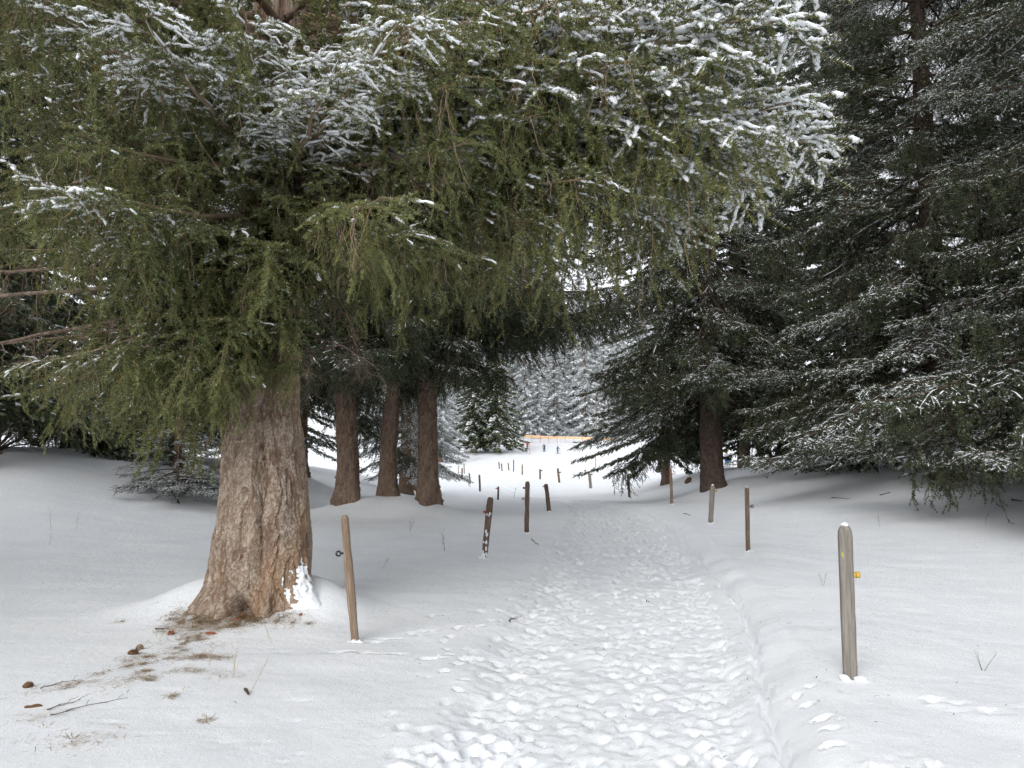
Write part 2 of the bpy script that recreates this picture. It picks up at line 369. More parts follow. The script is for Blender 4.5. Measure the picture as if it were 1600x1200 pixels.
def add_snow(mb, P, prob, rad, m, rg, K=7, lo=.0, hi=1., n=5, flat=.62):
    T = nrm(P[:, -1] - P[:, 0])
    pick = (np.abs(T[:, 2]) < .72) & (rg.random(len(P)) < prob)
    P = P[pick]
    if len(P) == 0: return
    a = rg.uniform(lo, lo + .35, len(P)); b = rg.uniform(max(hi - .3, lo + .4), hi, len(P))
    tt = a[:, None] + (b - a)[:, None] * np.linspace(0, 1, K)
    q, _ = lerp_poly(P, np.repeat(np.arange(len(P)), K), tt.ravel()); q = q.reshape(len(P), K, 3)
    e = np.array([.12] + [1.] * (K - 2) + [.2])
    rr = rg.uniform(.45, 1.3, (len(P), K)); rr[:, 1:-1] = (rr[:, :-2] + 2 * rr[:, 1:-1] + rr[:, 2:]) / 4
    rr = np.where(rg.random((len(P), K)) < .12, .35, rr)
    r = rad * e * rr * rg.uniform(.65, 1.25, (len(P), 1))
    q = q + rg.normal(0, rad * .18, q.shape)
    q = q + UP * (r * .4)[..., None]
    mb.tubes(q, r, n, m, True, flat)
# material slots of every bough: 0 needle, 1 young shoot, 2 twig, 3 snow
def bough(seed, L=3., kind='weep', lod=0, snow=.3, mats=None, bare=.25, sr=None):
    rg = np.random.default_rng(seed); mb = MB()
    dens, nl, nw = [(480, .026, .0058), (200, .031, .0090), (60, .045, .011)][lod]
    tn = [4, 3, 3][lod]
    K = 14; t = np.linspace(0, 1, K)
    if kind == 'weep': zz = -.10 * L * t - .16 * L * t ** 2 + .09 * L * t ** 5
    elif kind == 'flat': zz = .03 * L * t - .13 * L * t ** 2 + .06 * L * t ** 6
    else: zz = -.02 * L * t - .20 * L * t ** 2 + .10 * L * t ** 5
    ax = np.stack([L * t, .05 * L * np.sin(t * 3 + rg.uniform(0, 6)) * t, zz], -1)[None]
    ax = ax + np.cumsum(rg.normal(0, .006 * L, ax.shape), 1) * np.array([0, 1, .6])
    mb.tubes(ax, np.interp(t, [0, 1], [.018 * L / 1.6 + .008, .004])[None], 6 - lod, 2)
    ns = int(L * [7.5, 12, 9][lod])
    sec = spawn(ax, ns, .12, .99, .28 * L, .40 * L, .85, .62, .02, .14, rg, 7, .72, .08, .14)
    mb.tubes(sec, np.interp(np.linspace(0, 1, 7), [0, 1], [.0062, .0022])[None], tn, 2)
    ter = spawn(sec, [6, 8, 6][lod], .15, 1., *[(.15, .36), (.11, .27), (.1, .26)][lod], .8, .75, .10 if kind == 'weep' else 0., .12, rg, 5, .45, .06, .16)
    groups = [(sec, 1.), (ter, 1.)]
    snowy = [sec, ter]
    if lod < 2:
        q4 = spawn(ter[rg.random(len(ter)) < .4], 2, .3, .95, *[(.08, .16), (.05, .11), (.05, .11)][lod], .85, .7, .05, .1, rg, 4, .3, .05, .15)
        groups.append((q4, 1.)); snowy.append(q4)
    if kind == 'weep':
        hg = np.concatenate([spawn(sec[::2] if lod == 0 else sec, 2, .12, .98, .22, .62, .16, .12, 1., .10, rg, 7, .3, .10, .12), spawn(ax, int(L * 7), .18, .95, .3, 1.1, .1, .2, 1., .05, rg, 7, .3, .10, .14)])
        dead = rg.random(len(hg)) < bare
        mb.tubes(hg[dead], np.interp(np.linspace(0, 1, 7), [0, 1], [.0036, .0014])[None], tn, 2)
        dl = spawn(hg[dead], 4, .2, .95, .06, .22, .5, .5, .6, .1, rg, 4, .3, .15, .25)
        mb.tubes(dl, np.full((1, 4), .0011), 3, 2)
        lv = hg[~dead]
        hl = spawn(lv, [4, 6, 5][lod], .2, .97, *[(.12, .28), (.08, .19), (.08, .19)][lod], .75, .62, .25, .14, rg, 4, .3, .06, .18)
        groups += [(lv, .9), (hl, 1.)]
    for gi, (P, k) in enumerate(groups):
        w = .0023 if lod == 0 else .0024
        mb.tubes(P, np.interp(np.linspace(0, 1, P.shape[1]), [0, 1], [w, w * .6])[None], 3, 1)
        top = gi < (3 if lod < 2 else 2)
        add_needles(mb, P, dens * k, nl, nw, 0, rg, 3, ([.7, .34, .35] if top else [.12, .05, .1])[lod] * min(1, snow * 1.2))
    if snow > 0:
        sr = sr or [.015, .011, .024][lod]
        for P, k, rk in zip(snowy, ((1.1, .9, .7), (.15, 1., .95), (1, 1, 1))[lod], (1.1, 1., .8)): add_snow(mb, P, min(1, snow * k), sr * rk, 3, rg, 10 if lod == 0 else 5, 0, 1., 6 if lod == 0 else 4)
        cut = spawn(ax, 3, .1, .8, .01, .02, 1, 0, 0, 0, rg, 3)
        seg = np.stack([ax[0, a:a + 5] for a in range(2, 10, 1)])
        if lod == 0: add_snow(mb, seg, min(1, snow * 1.3), .018, 3, rg, 8, 0, 1)
    return mb.mesh('bough', mats)
HM = [M['needle'], M['shoot'], M['twig'], M['snowcap']]
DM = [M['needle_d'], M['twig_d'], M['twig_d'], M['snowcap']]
B_WEEP = [bough(11, 3, 'weep', 0, .05, HM, .45), bough(12, 3, 'weep', 0, .14, HM, .35), bough(13, 3, 'weep', 0, .02, HM, .55)]
B_SHORT = [bough(15, 1.2, 'weep', 0, .06, HM, .2), bough(16, 1.2, 'weep', 0, .03, HM, .3)]
B_SNOW = [bough(21, 3, 'weep', 0, .65, HM, .15, .0155), bough(22, 3, 'flat', 0, .92, HM, .2, .0175)]
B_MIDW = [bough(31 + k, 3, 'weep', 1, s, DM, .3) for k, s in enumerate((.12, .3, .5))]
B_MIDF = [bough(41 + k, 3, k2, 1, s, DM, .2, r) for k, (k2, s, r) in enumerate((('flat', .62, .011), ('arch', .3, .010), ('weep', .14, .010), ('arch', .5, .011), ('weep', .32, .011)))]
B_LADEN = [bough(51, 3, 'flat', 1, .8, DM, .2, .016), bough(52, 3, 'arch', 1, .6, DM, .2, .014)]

# ------------------------------------------------------------------ trunks
def trunk_mesh(name, stations, nt_, nz, fn, m, cap_mat=None):
    zs = np.array([s[0] for s in stations], float); tab = np.array(stations, float)
    zz = np.concatenate([np.linspace(zs[0], min(3.4, zs[-1]), nz), np.linspace(min(3.4, zs[-1]), zs[-1], nz // 4)[1:]])
    cx, cy, r = (np.interp(zz, zs, tab[:, k]) for k in (1, 2, 3))
    ker = np.ones(9) / 9
    pad = lambda a: np.convolve(np.pad(a, 4, 'edge'), ker, 'valid')
    cx, cy, r = pad(cx), pad(cy), pad(r)
    th = np.arange(nt_) / nt_ * 2 * math.pi
    TH, Z = np.meshgrid(th, zz)
    RR = fn(TH, Z, r[:, None] * np.ones_like(TH))
    V = np.stack([cx[:, None] + RR * np.cos(TH), cy[:, None] + RR * np.sin(TH), Z], -1)
    i = np.arange(V.shape[0] * nt_).reshape(-1, nt_); n = np.roll(i, -1, 1)
    F = np.stack([i[:-1], n[:-1], n[1:], i[1:]], -1).reshape(-1, 4)
    return make_mesh(name, V, F, np.full(len(F), 4), [m], None, True)
def angd(a, b): return (a - b + math.pi) % (2 * math.pi) - math.pi
def hero_fn(TH, Z, r):
    x, yy = r * TH, Z
    # two fused stems: a furrow that faces the viewer, a little right of the middle, and another behind
    seam = -math.pi / 2 + .38 - .10 * np.sin(Z * 1.4)
    f = 1 - .20 * np.exp(-(angd(TH, seam) / .16) ** 2) * sstep(.15, .7, Z) - .16 * np.exp(-(angd(TH, 1.7) / .35) ** 2)
    f = f - .09 * np.exp(-(angd(TH, -math.pi / 2 - .12) / .10) ** 2) * sstep(.3, 1.0, Z)
    # root flare
    fl = np.exp(-np.clip(Z, 0, None) / .33)
    for a, w, k in ((-2.75, .38, .68), (-.30, .33, .80), (-1.15, .25, .16), (1.2, .4, .5), (2.6, .35, .4), (-1.95, .22, .30)):
        f = f + k * fl ** 1.4 * np.exp(-(angd(TH, a) / w) ** 2)
    f = f - .62 * np.exp(-(angd(TH, -1.62) / .26) ** 2 - ((Z - .02) / .17) ** 2)   # rotten hollow
    R0 = r * f
    P = R0 * 0 + TH * .42
    wx, wz = .010 * fbm(P * 40, Z * 30, 3, 61), .012 * fbm(P * 40 + 9, Z * 30, 3, 62)
    f1, f2, c = voro((P + wx) / .019, (Z + wz) / .034, 3)
    pl = sstep(.0, .16, f2 - f1)
    rg1 = 1 - np.abs(fbm(P * 11 + .5 * vnoise(Z * 2.5, TH, 44), Z * 2.3, 4, 51)) * 2.6      # long vertical fissures
    fis = sstep(.72, .98, rg1)
    d = .007 * pl * (.5 + c) - .017 * fis + .05 * fbm(TH * 1.9 + 4, Z * 1.6, 3, 6) + .016 * fbm(P * 24, Z * 9, 4, 16)
    pl = pl * (1 - .8 * fis)
    for a, z, s in ((-1.95, 1.62, .035), (-1.80, 1.63, .03), (-1.30, 1.70, .03), (-1.25, 1.58, .02), (-1.72, 1.26, .025), (-1.85, 1.80, .03), (-1.4, .95, .02)):
        q = ((angd(TH, a) * .42) ** 2 + ((Z - z) * .8) ** 2) / s ** 2
        d = d - .03 * np.exp(-q * 1.4) + .012 * np.exp(-(np.sqrt(q) - 1.4) ** 2 * 4)
    hero_fn.plate, hero_fn.crack = c, pl
    return R0 + d
def plain_fn(seed):
    rg = np.random.default_rng(seed); roots = [(rg.uniform(0, 6.28), rg.uniform(.25, .5), rg.uniform(.2, .45)) for _ in range(6)]
    knots = [(rg.uniform(0, 6.28), rg.uniform(.5, 5), rg.uniform(-.03, .05)) for _ in range(26)]
    def f(TH, Z, r):
        k = 1 + 0 * TH; fl = np.exp(-np.clip(Z, 0, None) / .35)
        for a, w, s in roots: k = k + s * fl ** 1.3 * np.exp(-(angd(TH, a) / w) ** 2)
        P = TH * .4
        kn = 0
        for a, zk, sk in knots: kn = kn + sk * np.exp(-((angd(TH, a) * .35) ** 2 + (Z - zk) ** 2) / .045 ** 2)
        f1, f2, c = voro(P / .05 + .9 * fbm(Z * 8, TH * 5, 3, seed), Z / .10 + .7 * fbm(TH * 9, Z * 6, 2, seed + 3), seed)
        return kn + r * k + .022 * sstep(.02, .3, f2 - f1) * (.6 + .8 * c) + .04 * fbm(TH * 2 + seed, Z * 1.1, 3, seed)
    return f
hx, hy = HERO
# ---- the big spruce beside the path
tree = empty('spruce_tree', (hx, hy, 0))
tag(tree, 'huge olive-green spruce with broad grey-red fused trunk, nearest tree beside the path', 'tree')
st = [(-.35, -.05, 0, .47), (.06, -.04, 0, .47), (.39, -.02, 0, .47), (.71, -.01, 0, .475), (1.16, .0, 0, .445), (2.07, -.07, 0, .375), (2.9, -.07, 0, .33), (5, -.05, .05, .30), (9, 0, .1, .24), (20, 0, .1, .04)]
tr = link('trunk', trunk_mesh('trunk', st, 340, 330, hero_fn, M['bark']), tree)
for nm, ar in (('plate', hero_fn.plate), ('crack', hero_fn.crack)):
    tr.data.attributes.new(nm, 'FLOAT', 'POINT').data.foreach_set('value', ar.ravel().astype(np.float32))

M['limb'] = mat('brown_limb_bark', (.15, .11, .085), .85, .1, bark([(.25, (.09, .062, .046)), (.5, (.17, .125, .095)), (.75, (.28, .22, .175))]))
DEADM = [M['limb'], M['snowcap']]
def limb_obj(parent, pts, r0, r1, seed, ntw=14, tw=(.25, .8), snow=.5, down=.7, mats=None, name='dead_limb'):
    """a bare limb with dead twigs hanging from it; pts in parent space"""
    rg = np.random.default_rng(seed); mb = MB()
    pts = np.array(pts, float); K = 16
    u = np.linspace(0, 1, K); f = np.linspace(0, 1, len(pts))
    P = np.stack([np.interp(u, f, pts[:, k]) for k in range(3)], -1)
    P[1:-1] = (P[:-2] + 2 * P[1:-1] + P[2:]) / 4; P += np.cumsum(rg.normal(0, .008, P.shape), 0)
    mb.tubes(P[None], (np.linspace(r0, r1, K) * rg.uniform(.85, 1.2, K))[None], 8, 0)
    if ntw:
        tws = spawn(P[None], ntw, .12, .98, tw[0], tw[1], .5, .5, down, .12, rg, 7, .3, .16, .3)
        mb.tubes(tws, np.interp(np.linspace(0, 1, 7), [0, 1], [max(.0045, r1 * .5), .0016])[None], 5, 0)
        t2 = spawn(tws, 5, .2, .97, .10, .32, .7, .6, .35, .1, rg, 5, .3, .14, .3)
        mb.tubes(t2, np.linspace(.0024, .0011, 5)[None], 3, 0)
        t3 = spawn(t2, 3, .2, .95, .05, .14, .8, .6, .2, .1, rg, 4, .3, .12, .3)
        mb.tubes(t3, np.full((1, 4), .001), 3, 0)
    if snow: add_snow(mb, np.stack([P[a:a + 4] for a in range(0, K - 4, 3)]), snow, r0 * .55, 1, rg, 9, 0, 1, 6, .6)
    return link(name, mb.mesh(name, mats or DEADM), parent)
crown = limb_obj(tree, [at(385, 45, hy) - tree.location, at(470, 60, 7.2) - tree.location, at(560, 78, 6.8) - tree.location, at(640, 72, 6.3) - tree.location, at(720, 60, 5.9) - tree.location], .05, .016, 5, 26, (.3, .9), .2, .8, name='crown')
def L_(px, py, Y): return at(px, py, Y) - tree.location
for k, (a, b, c, r0, r1, n) in enumerate([
    (L_(375, 470, 7.6), L_(200, 425, 7.2), L_(-60, 428, 6.9), .024, .014, 10), (L_(370, 480, 7.6), L_(180, 452, 7.0), L_(-60, 470, 6.6), .027, .015, 12),
    (L_(365, 490, 7.7), L_(240, 492, 7.3), L_(-60, 556, 6.7), .027, .013, 22), (L_(365, 505, 7.7), L_(200, 515, 7.4), L_(-60, 548, 7.2), .022, .009, 18),
    (L_(360, 520, 7.6), L_(280, 535, 7.2), L_(200, 560, 7.0), .03, .012, 10), (L_(440, 535, 7.5), L_(470, 540, 7.2), L_(488, 590, 7.0), .018, .008, 3),
    (L_(440, 525, 7.5), L_(480, 545, 7.1), L_(485, 562, 6.9), .022, .014, 2), (L_(440, 510, 7.6), L_(520, 530, 7.2), L_(580, 560, 6.9), .016, .005, 6),
    (L_(405, 50, 7.7), L_(450, 20, 7.4), L_(520, -60, 7.0), .05, .03, 8), (L_(440, 420, 7.6), L_(530, 470, 7.3), L_(560, 560, 7.1), .02, .006, 10),
    (L_(360, 430, 7.6), L_(420, 250, 6.9), L_(440, 180, 6.3), .03, .01, 16), (L_(400, 300, 7.6), L_(540, 200, 7.0), L_(640, 260, 6.0), .035, .012, 20)]):
    limb_obj(crown, [a, b, c], r0, r1, 60 + k, n, (.2, .7), .55, .5)
def put(parent, me, tip, base_loc, tiltmax=.5, roll=0, att=None, Lc=3., drop=None):
    """place a bough so that its main axis runs from the trunk to tip (parent space)"""
    tip = Vector(tip); hor = math.hypot(tip.x, tip.y); s = max(hor / Lc, .25)
    o = link('bough', me, parent)
    d = drop[me.name] if drop else -.17 * Lc
    za = tip.z - d * s; tilt = 0
    if att is not None:
        tilt = math.atan2(tip.z - att, hor) - math.atan2(d, Lc); tilt = max(-tiltmax, min(tiltmax, tilt))
        c = Matrix.Rotation(-tilt, 3, 'Y') @ Vector((Lc, 0, d)); s = hor / max(c.x, .5); za = tip.z - c.z * s
    o.location = (0, 0, za); o.scale = (s, s, s)
    o.rotation_euler = Euler((roll, -tilt, math.atan2(tip.y, tip.x)), 'XYZ')
    return o
def tipz(me):
    return 0
rb = np.random.default_rng(99)
W, S = 'w', 's'
TIPS = [  # tip pixel, depth, kind
    (40, 20, 5.0, S), (70, 110, 5.1, W), (40, 290, 5.0, S), (140, 200, 5.0, W), (180, 60, 4.7, W), (240, 110, 4.6, S), (200, 290, 5.0, W), (120, 350, 5.3, W), (60, 200, 5.6, W),
    (340, 20, 4.8, S), (260, 340, 5.6, W), (500, 330, 5.9, W), (420, 380, 6.1, W),
    (560, 170, 5.0, S), (650, 130, 4.9, S), (610, 300, 5.2, W), (700, 30, 5.2, W), (690, 230, 5.4, W), (740, 110, 5.4, W), (660, 360, 5.9, W), (580, 380, 5.9, W), (730, 390, 6.4, W),
    (800, 40, 5.6, W), (820, 180, 5.8, W), (870, 90, 5.9, W), (880, 360, 6.8, W), (820, 400, 6.9, W), (950, 180, 6.0, S), (960, 290, 6.5, W), (940, 30, 6.0, W), (1000, 110, 6.1, W),
    (1030, 170, 6.0, S), (1100, 100, 5.9, S), (1170, 10, 5.9, S), (1240, 60, 6.0, S), (1245, 165, 6.1, S), (1190, 190, 6.3, S), (1120, 230, 6.4, S), (1265, 292, 6.6, S), (1190, 270, 6.8, S), (1080, 290, 6.8, S), (1270, 345, 7.3, S), (1170, 400, 7.6, S), (1050, 390, 7.5, S), (1000, 350, 7.3, W), (1090, 350, 7.6, S),
    (20, 60, 6.2, W), (110, 40, 6.6, W), (20, 160, 6.6, W), (120, 150, 7.0, W), (30, 250, 6.8, W), (160, 270, 7.0, W), (260, 20, 6.2, W), (-60, 120, 7.2, W), (-40, 320, 7.2, W), (90, 300, 7.8, W), (300, 90, 6.6, W), (-80, 30, 8.2, W), (60, 20, 8.4, W), (200, 210, 8.6, W), 
    (30, 380, 6.0, W), (30, 570, 6.2, W), (150, 420, 6.2, W), (240, 400, 6.2, W), (330, 420, 6.5, W), (120, 530, 7.2, W), (200, 565, 7.4, W), (280, 570, 7.1, W), (330, 570, 6.9, W), (390, 520, 6.8, W), (450, 570, 7.0, W), (420, 440, 6.6, W), (480, 430, 6.9, W), (130, 610, 8.6, W), (210, 620, 8.3, W), (60, 600, 9.2, W), (300, 605, 8.0, W),
    (530, 420, 7.4, W), (600, 440, 7.8, W), (560, 330, 7.2, W), (680, 420, 7.8, W), (780, 420, 8.2, W), (860, 440, 8.6, W), (960, 420, 8.6, W),
    (350, 575, 6.6, W), (300, 555, 6.5, W), (250, 560, 6.6, W), (370, 500, 6.4, W), (455, 500, 6.8, W), (310, 520, 6.3, W), (210, 540, 6.4, W)]
def axis_drop(kind, L=3.):
    return {'weep': -.17 * L, 'flat': -.04 * L, 'arch': -.12 * L}[kind]
nb = 0
for (px, py, Y, kd) in TIPS:
    tip = L_(px, py, Y)
    me = B_WEEP[nb % 3] if kd == W else B_SNOW[int(rb.random() < .35 or px > 1150 and rb.random() < .6)]
    hor = math.hypot(tip.x, tip.y); att = max(tip.z + .17 * hor + rb.uniform(-.1, .5) - (.3 if kd == S else 0), 2.5)
    Lc_ = 3.
    if hor < 1.9: me = B_SHORT[nb % 2]; Lc_ = 1.2; att = max(tip.z + .15 * hor, 2.3)
    put(crown, me, tip, None, .45, rb.normal(0, .12), att, Lc_); nb += 1
for k in range(56):      # the crown going on above the picture and round the back
    z = rb.uniform(4.2, 16) if k < 40 else rb.uniform(5, 7.5)
    a = k * 2.39996 + rb.uniform(-.3, .3)
    L = 4.6 * (1 - (z - 3) / 17) ** .8 * rb.uniform(.8, 1.1)
    x, yv = L * math.cos(a), L * math.sin(a)
    if hy + yv < 3.6: x, yv = x * .7, yv * .7
    zt = z - .25 * L
    if zt < 4.3 + .05 * L and a % 6.28 > 3.3: continue
    put(crown, B_WEEP[k % 3], (x, yv, zt), None, .4, rb.normal(0, .15), z); nb += 1

# ---- all other spruces
def spruce(name, loc, label, ht, r, z0, Lm, variants, n, seed, group=None, lean=0, skirt=None, tm=None, power=.8, droop=(.18, .42), cat='tree', clear=None, pw=1.45, skirt_r=None):
    rg = np.random.default_rng(seed)
    x, y = loc[:2]; z = float(H(np.array(x), np.array(y), False))
    t = empty(name, (x, y, z)); tag(t, label, cat, group)
    stn = [(-.5, 0, 0, r * 1.15), (.2, 0, 0, r * 1.12), (1., 0, 0, r), (3, lean * .3, 0, r * .9), (ht * .5, lean, 0, r * .55), (ht, lean, 0, .02)]
    link('trunk', trunk_mesh('trunk', stn, 64, 140, plain_fn(seed), tm or M['bark_d']), t)
    c = None
    pts = [(0, 0, z0 - .2), (.7 * math.cos(seed), .7 * math.sin(seed), z0 - .25), (1.6 * math.cos(seed), 1.6 * math.sin(seed), z0 - .6)]
    c = limb_obj(t, pts, .035, .01, seed, 14, (.4, 1.1), .3, .3, [M['twig_d'], M['snowcap']], 'crown')
    for k in range(n):
        f = (k + rg.random()) / n; zz = z0 + (ht - z0) * f ** pw * .97
        a = k * 2.39996 + rg.normal(0, .25)
        L = Lm * max(1 - (zz - z0) / (ht - z0), .04) ** power * rg.uniform(.75, 1.12) + .3
        dr = rg.uniform(*droop) + .25 * (1 - f) ** 3
        me = variants[rg.integers(len(variants))]
        xx, yy = L * math.cos(a), L * math.sin(a)
        zt = zz - dr * L
        if skirt: zt = max(zt, skirt)
        if skirt_r and math.cos(a) > .1: zt = max(zt, skirt_r)
        if clear and math.sin(a) < -.25: zt = max(zt, clear)
        zt = max(zt, .25 if z0 > 1 else .06)
        put(c, me, (xx, yy, zt), None, .55, rg.normal(0, .15), zz)
    return t, c
TG = 'three spruces standing close together'
for k, ((x, y, r), lb) in enumerate(zip(TRIO, ('spruce whose thick trunk stands at the edge of the trio beside the big tree', 'spruce with the slimmest trunk, middle one of the three close together', 'spruce with straight trunk of the three, the one beside the fence posts'))):
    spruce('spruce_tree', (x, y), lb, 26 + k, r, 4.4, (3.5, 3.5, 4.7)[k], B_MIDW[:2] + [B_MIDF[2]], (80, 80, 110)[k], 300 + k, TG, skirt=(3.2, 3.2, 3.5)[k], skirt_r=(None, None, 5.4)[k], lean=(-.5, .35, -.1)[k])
spruce('spruce_tree', RT, 'dark spruce with thick trunk on the snowy bank, boughs sweeping down towards the meadow', 27, .38, 3.4, 4.3, B_MIDF[1:], 170, 320, clear=3.3, droop=(.25, .5), pw=1.2, tm=M['bark_shade'])
spruce('spruce_tree', (11.6, 20.), 'tall frosted spruce rising behind the low snowy boughs over the bank', 27, .30, 1.3, 4.7, B_MIDF[1:] + B_MIDF[:1], 225, 321, droop=(.10, .34), pw=1.05, power=.6, tm=M['bark_shade'])
B_FROST = [bough(53, 3, 'arch', 1, .75, DM, .2, .0095), bough(54, 3, 'flat', 1, .6, DM, .2, .0085)]
spruce('spruce_tree', (12.4, 13.6), 'spruce at the right edge whose frosted boughs hang low over the open snow', 22, .36, 2.0, 5.4, B_FROST + [B_MIDF[3], B_MIDF[4]], 125, 322, skirt=1.15, droop=(.05, .26), tm=M['bark_shade'])
spruce('spruce_tree', (-8.3, 29.), 'spruce with thin dark trunk just behind the big trunk', 25, .27, 3.6, 3.8, B_MIDW, 60, 326)
spruce('spruce_tree', (-15.5, 20.), 'dark spruce at the left edge with boughs down to the snow', 24, .36, 1.6, 4.6, B_MIDF + B_MIDW[:1], 95, 327, droop=(.25, .5))
spruce('spruce_tree', (-12.0, 26.), 'dark spruce behind the bare limbs of the big tree', 25, .36, 2.2, 4.6, B_MIDF + B_MIDW[:1], 95, 328, droop=(.25, .5))
spruce('spruce_tree', (-6.0, 42.), 'frosted spruce seen between the trunks of the trio', 24, .32, 2.0, 3.1, B_LADEN, 70, 330)
spruce('spruce_tree', (-6.4, 50.), 'pale snow-laden spruce just past the straight trunk of the trio', 22, .32, 1.6, 2.2, B_LADEN, 80, 331)
spruce('young_spruce', (-8.2, 18.2), 'low snow-covered spruce bush behind the big trunk', 2.1, .05, .12, 1.6, B_LADEN, 44, 332, droop=(.05, .3), cat='bush')
spruce('spruce_tree', (13.9, 45.), 'spruce with slim reddish trunk seen past the thick trunk on the bank', 24, .22, 3.2, 3.6, B_MIDF, 45, 333)
spruce('spruce_tree', (16.4, 49.), 'spruce with slim trunk streaked by snow, past the thick trunk on the bank', 24, .22, 3.2, 3.6, B_MIDF, 45, 334)

# ---- far spruces: one joined crown each, frosted sprays
def far_crown(seed, ht, z0, Lm, nb_, ns_, size, frost, mats, pw=.85):
    rg = np.random.default_rng(seed); mb = MB()
    f = (np.arange(nb_) + rg.random(nb_)) / nb_; zz = z0 + (ht - z0) * f ** 1.1 * .98
    a = np.arange(nb_) * 2.39996 + rg.normal(0, .3, nb_)
    L = Lm * np.clip(1 - (zz - z0) / (ht - z0), .03, 1) ** pw * rg.uniform(.7, 1.15, nb_) + .25
    t = np.linspace(0, 1, 6)[None, :, None]
    D = np.stack([np.cos(a), np.sin(a), 0 * a], -1)
    ax = np.stack([0 * a, 0 * a, zz], -1)[:, None] + D[:, None] * t * L[:, None, None] - UP * (.12 * t + .28 * t ** 2 - .1 * t ** 5) * L[:, None, None]
    mb.tubes(ax, np.linspace(.05, .01, 6)[None], 3, 1)
    i = np.repeat(np.arange(nb_), ns_); u = rg.random(len(i)) ** .7
    p, T = lerp_poly(ax, i, u); lat = nrm(np.cross(T, UP))
    sd = rg.choice([-1., 1.], len(i))[:, None]
    d = nrm(T * .7 + lat * sd * rg.uniform(.2, 1.1, (len(i), 1)) - UP * rg.uniform(-.1, .9, (len(i), 1)))
    ln = (size * rg.uniform(.6, 1.4, len(i)) * (1.15 - .5 * u) * (.45 + .55 * (L[i] / Lm)))[:, None]
    W_ = nrm(np.cross(d, rg.normal(0, 1, d.shape))) * ln * .16
    p = p + rg.normal(0, .05, p.shape)
    V = np.stack([p - W_ * .5, p + d * ln * .55 - W_, p + d * ln, p + d * ln * .55 + W_], 1)
    n = len(i); mb.add(V, np.arange(n * 4).reshape(-1, 4), 0)
    pk = (d[:, 2] > -.45) & (rg.random(n) < frost)
    mb.add((V[pk] + UP * .04) * 1., np.arange(pk.sum() * 4).reshape(-1, 4), 2)
    return mb.mesh('crown', mats)
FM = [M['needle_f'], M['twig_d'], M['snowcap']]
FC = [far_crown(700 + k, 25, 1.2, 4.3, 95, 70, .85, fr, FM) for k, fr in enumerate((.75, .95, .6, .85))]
FT = [trunk_mesh('trunk', [(-.8, 0, 0, .3), (1, 0, 0, .25), (12, 0, 0, .15), (25, 0, 0, .02)], 8, 12, plain_fn(5), M['bark_d'])]
rf = np.random.default_rng(17)
BC = far_crown(760, 33, 1.6, 4.6, 250, 400, .25, .10, [M['needle_d'], M['twig_d'], M['snowcap']], .5)
def far_tree(x, y, k, s, label, group=None):
    z = float(H(np.array(x), np.array(y), False))
    t = empty('spruce_tree', (x, y, z - .1)); t.scale = (s, s, s * rf.uniform(.9, 1.15)); t.rotation_euler.z = rf.uniform(0, 6)
    tag(t, label, 'tree', group); link('trunk', FT[0], t); link('crown', FC[k], t)
CL = [far_crown(720 + k, 14, 1.3, 3.6, 130, 130, .5, fr, mm) for k, (fr, mm) in enumerate(((.38, [M['needle_d'], M['twig_d'], M['snowcap']]), (.5, FM)))]
for (px, py, Y, k, s, lb) in [(776, 707, 55, 0, 1.15, 'dark conifer at the edge of the ski slope, its boughs reaching past the orange net'), (740, 708, 50, 0, 1.2, 'conifer behind the tall red pole beside the ski slope'), (688, 722, 46, 1, .95, 'pale frosted conifer just beyond the straight trunk of the trio')]:
    p = ground_hit(px, py); z = p.z - .1; s = Y / FPX * p.y / 4.0      # Y: half width of the crown as seen
    t = empty('spruce_tree', (p.x, p.y, z)); t.scale = (s, s, s); tag(t, lb, 'tree')
    link('trunk', trunk_mesh('trunk', [(-.8, 0, 0, .34), (1, 0, 0, .28), (7, 0, 0, .18), (14, 0, 0, .02)], 10, 12, plain_fn(6), M['bark_d']), t); link('crown', CL[k], t)
for (x, y, lb) in [(9.5, 46, 'dark spruce just behind the thick trunk on the bank'), (17.5, 38, 'dark spruce filling the gap behind the frosted trees'), (24.5, 35, 'dark spruce deep in the stand at the right edge'), (27, 22, 'dark spruce beyond the right edge of the open snow'), (12.2, 39, 'dark spruce closing the gap above the thick trunk'), (14.8, 41, 'dark spruce behind the tips of the big snowy boughs'), (21, 44, 'dark spruce at the back of the stand on the bank'), (-21, 30, 'dark spruce in the second row at the left edge'), (-17, 36, 'dark spruce deep behind the bare limbs'), (-12.5, 40, 'dark spruce far behind the big trunk'), (-24, 22, 'dark spruce beyond the left edge'), (-11.5, 4, 'added unseen spruce outside the left edge, shading the near snow'), (11.5, 3.5, 'added unseen spruce outside the right edge, shading the near snow'), (-12.6, 16.6, 'dark spruce at the left edge in front of the others, boughs over the slope'), (14.4, 31, 'dark spruce deep behind the frosted ones on the bank'), (20.5, 27, 'dark spruce in the second row at the right edge')]:  # two flanking spruces beside the viewer: added, unseen, to shade the near snow
    t = empty('spruce_tree', (x, y, float(H(np.array(x), np.array(y), False)))); s_ = rf.uniform(.9, 1.1); t.scale = (s_, s_, s_); t.rotation_euler.z = rf.uniform(0, 6); tag(t, lb, 'tree')
    link('trunk', FT[0], t); link('crown', BC, t)
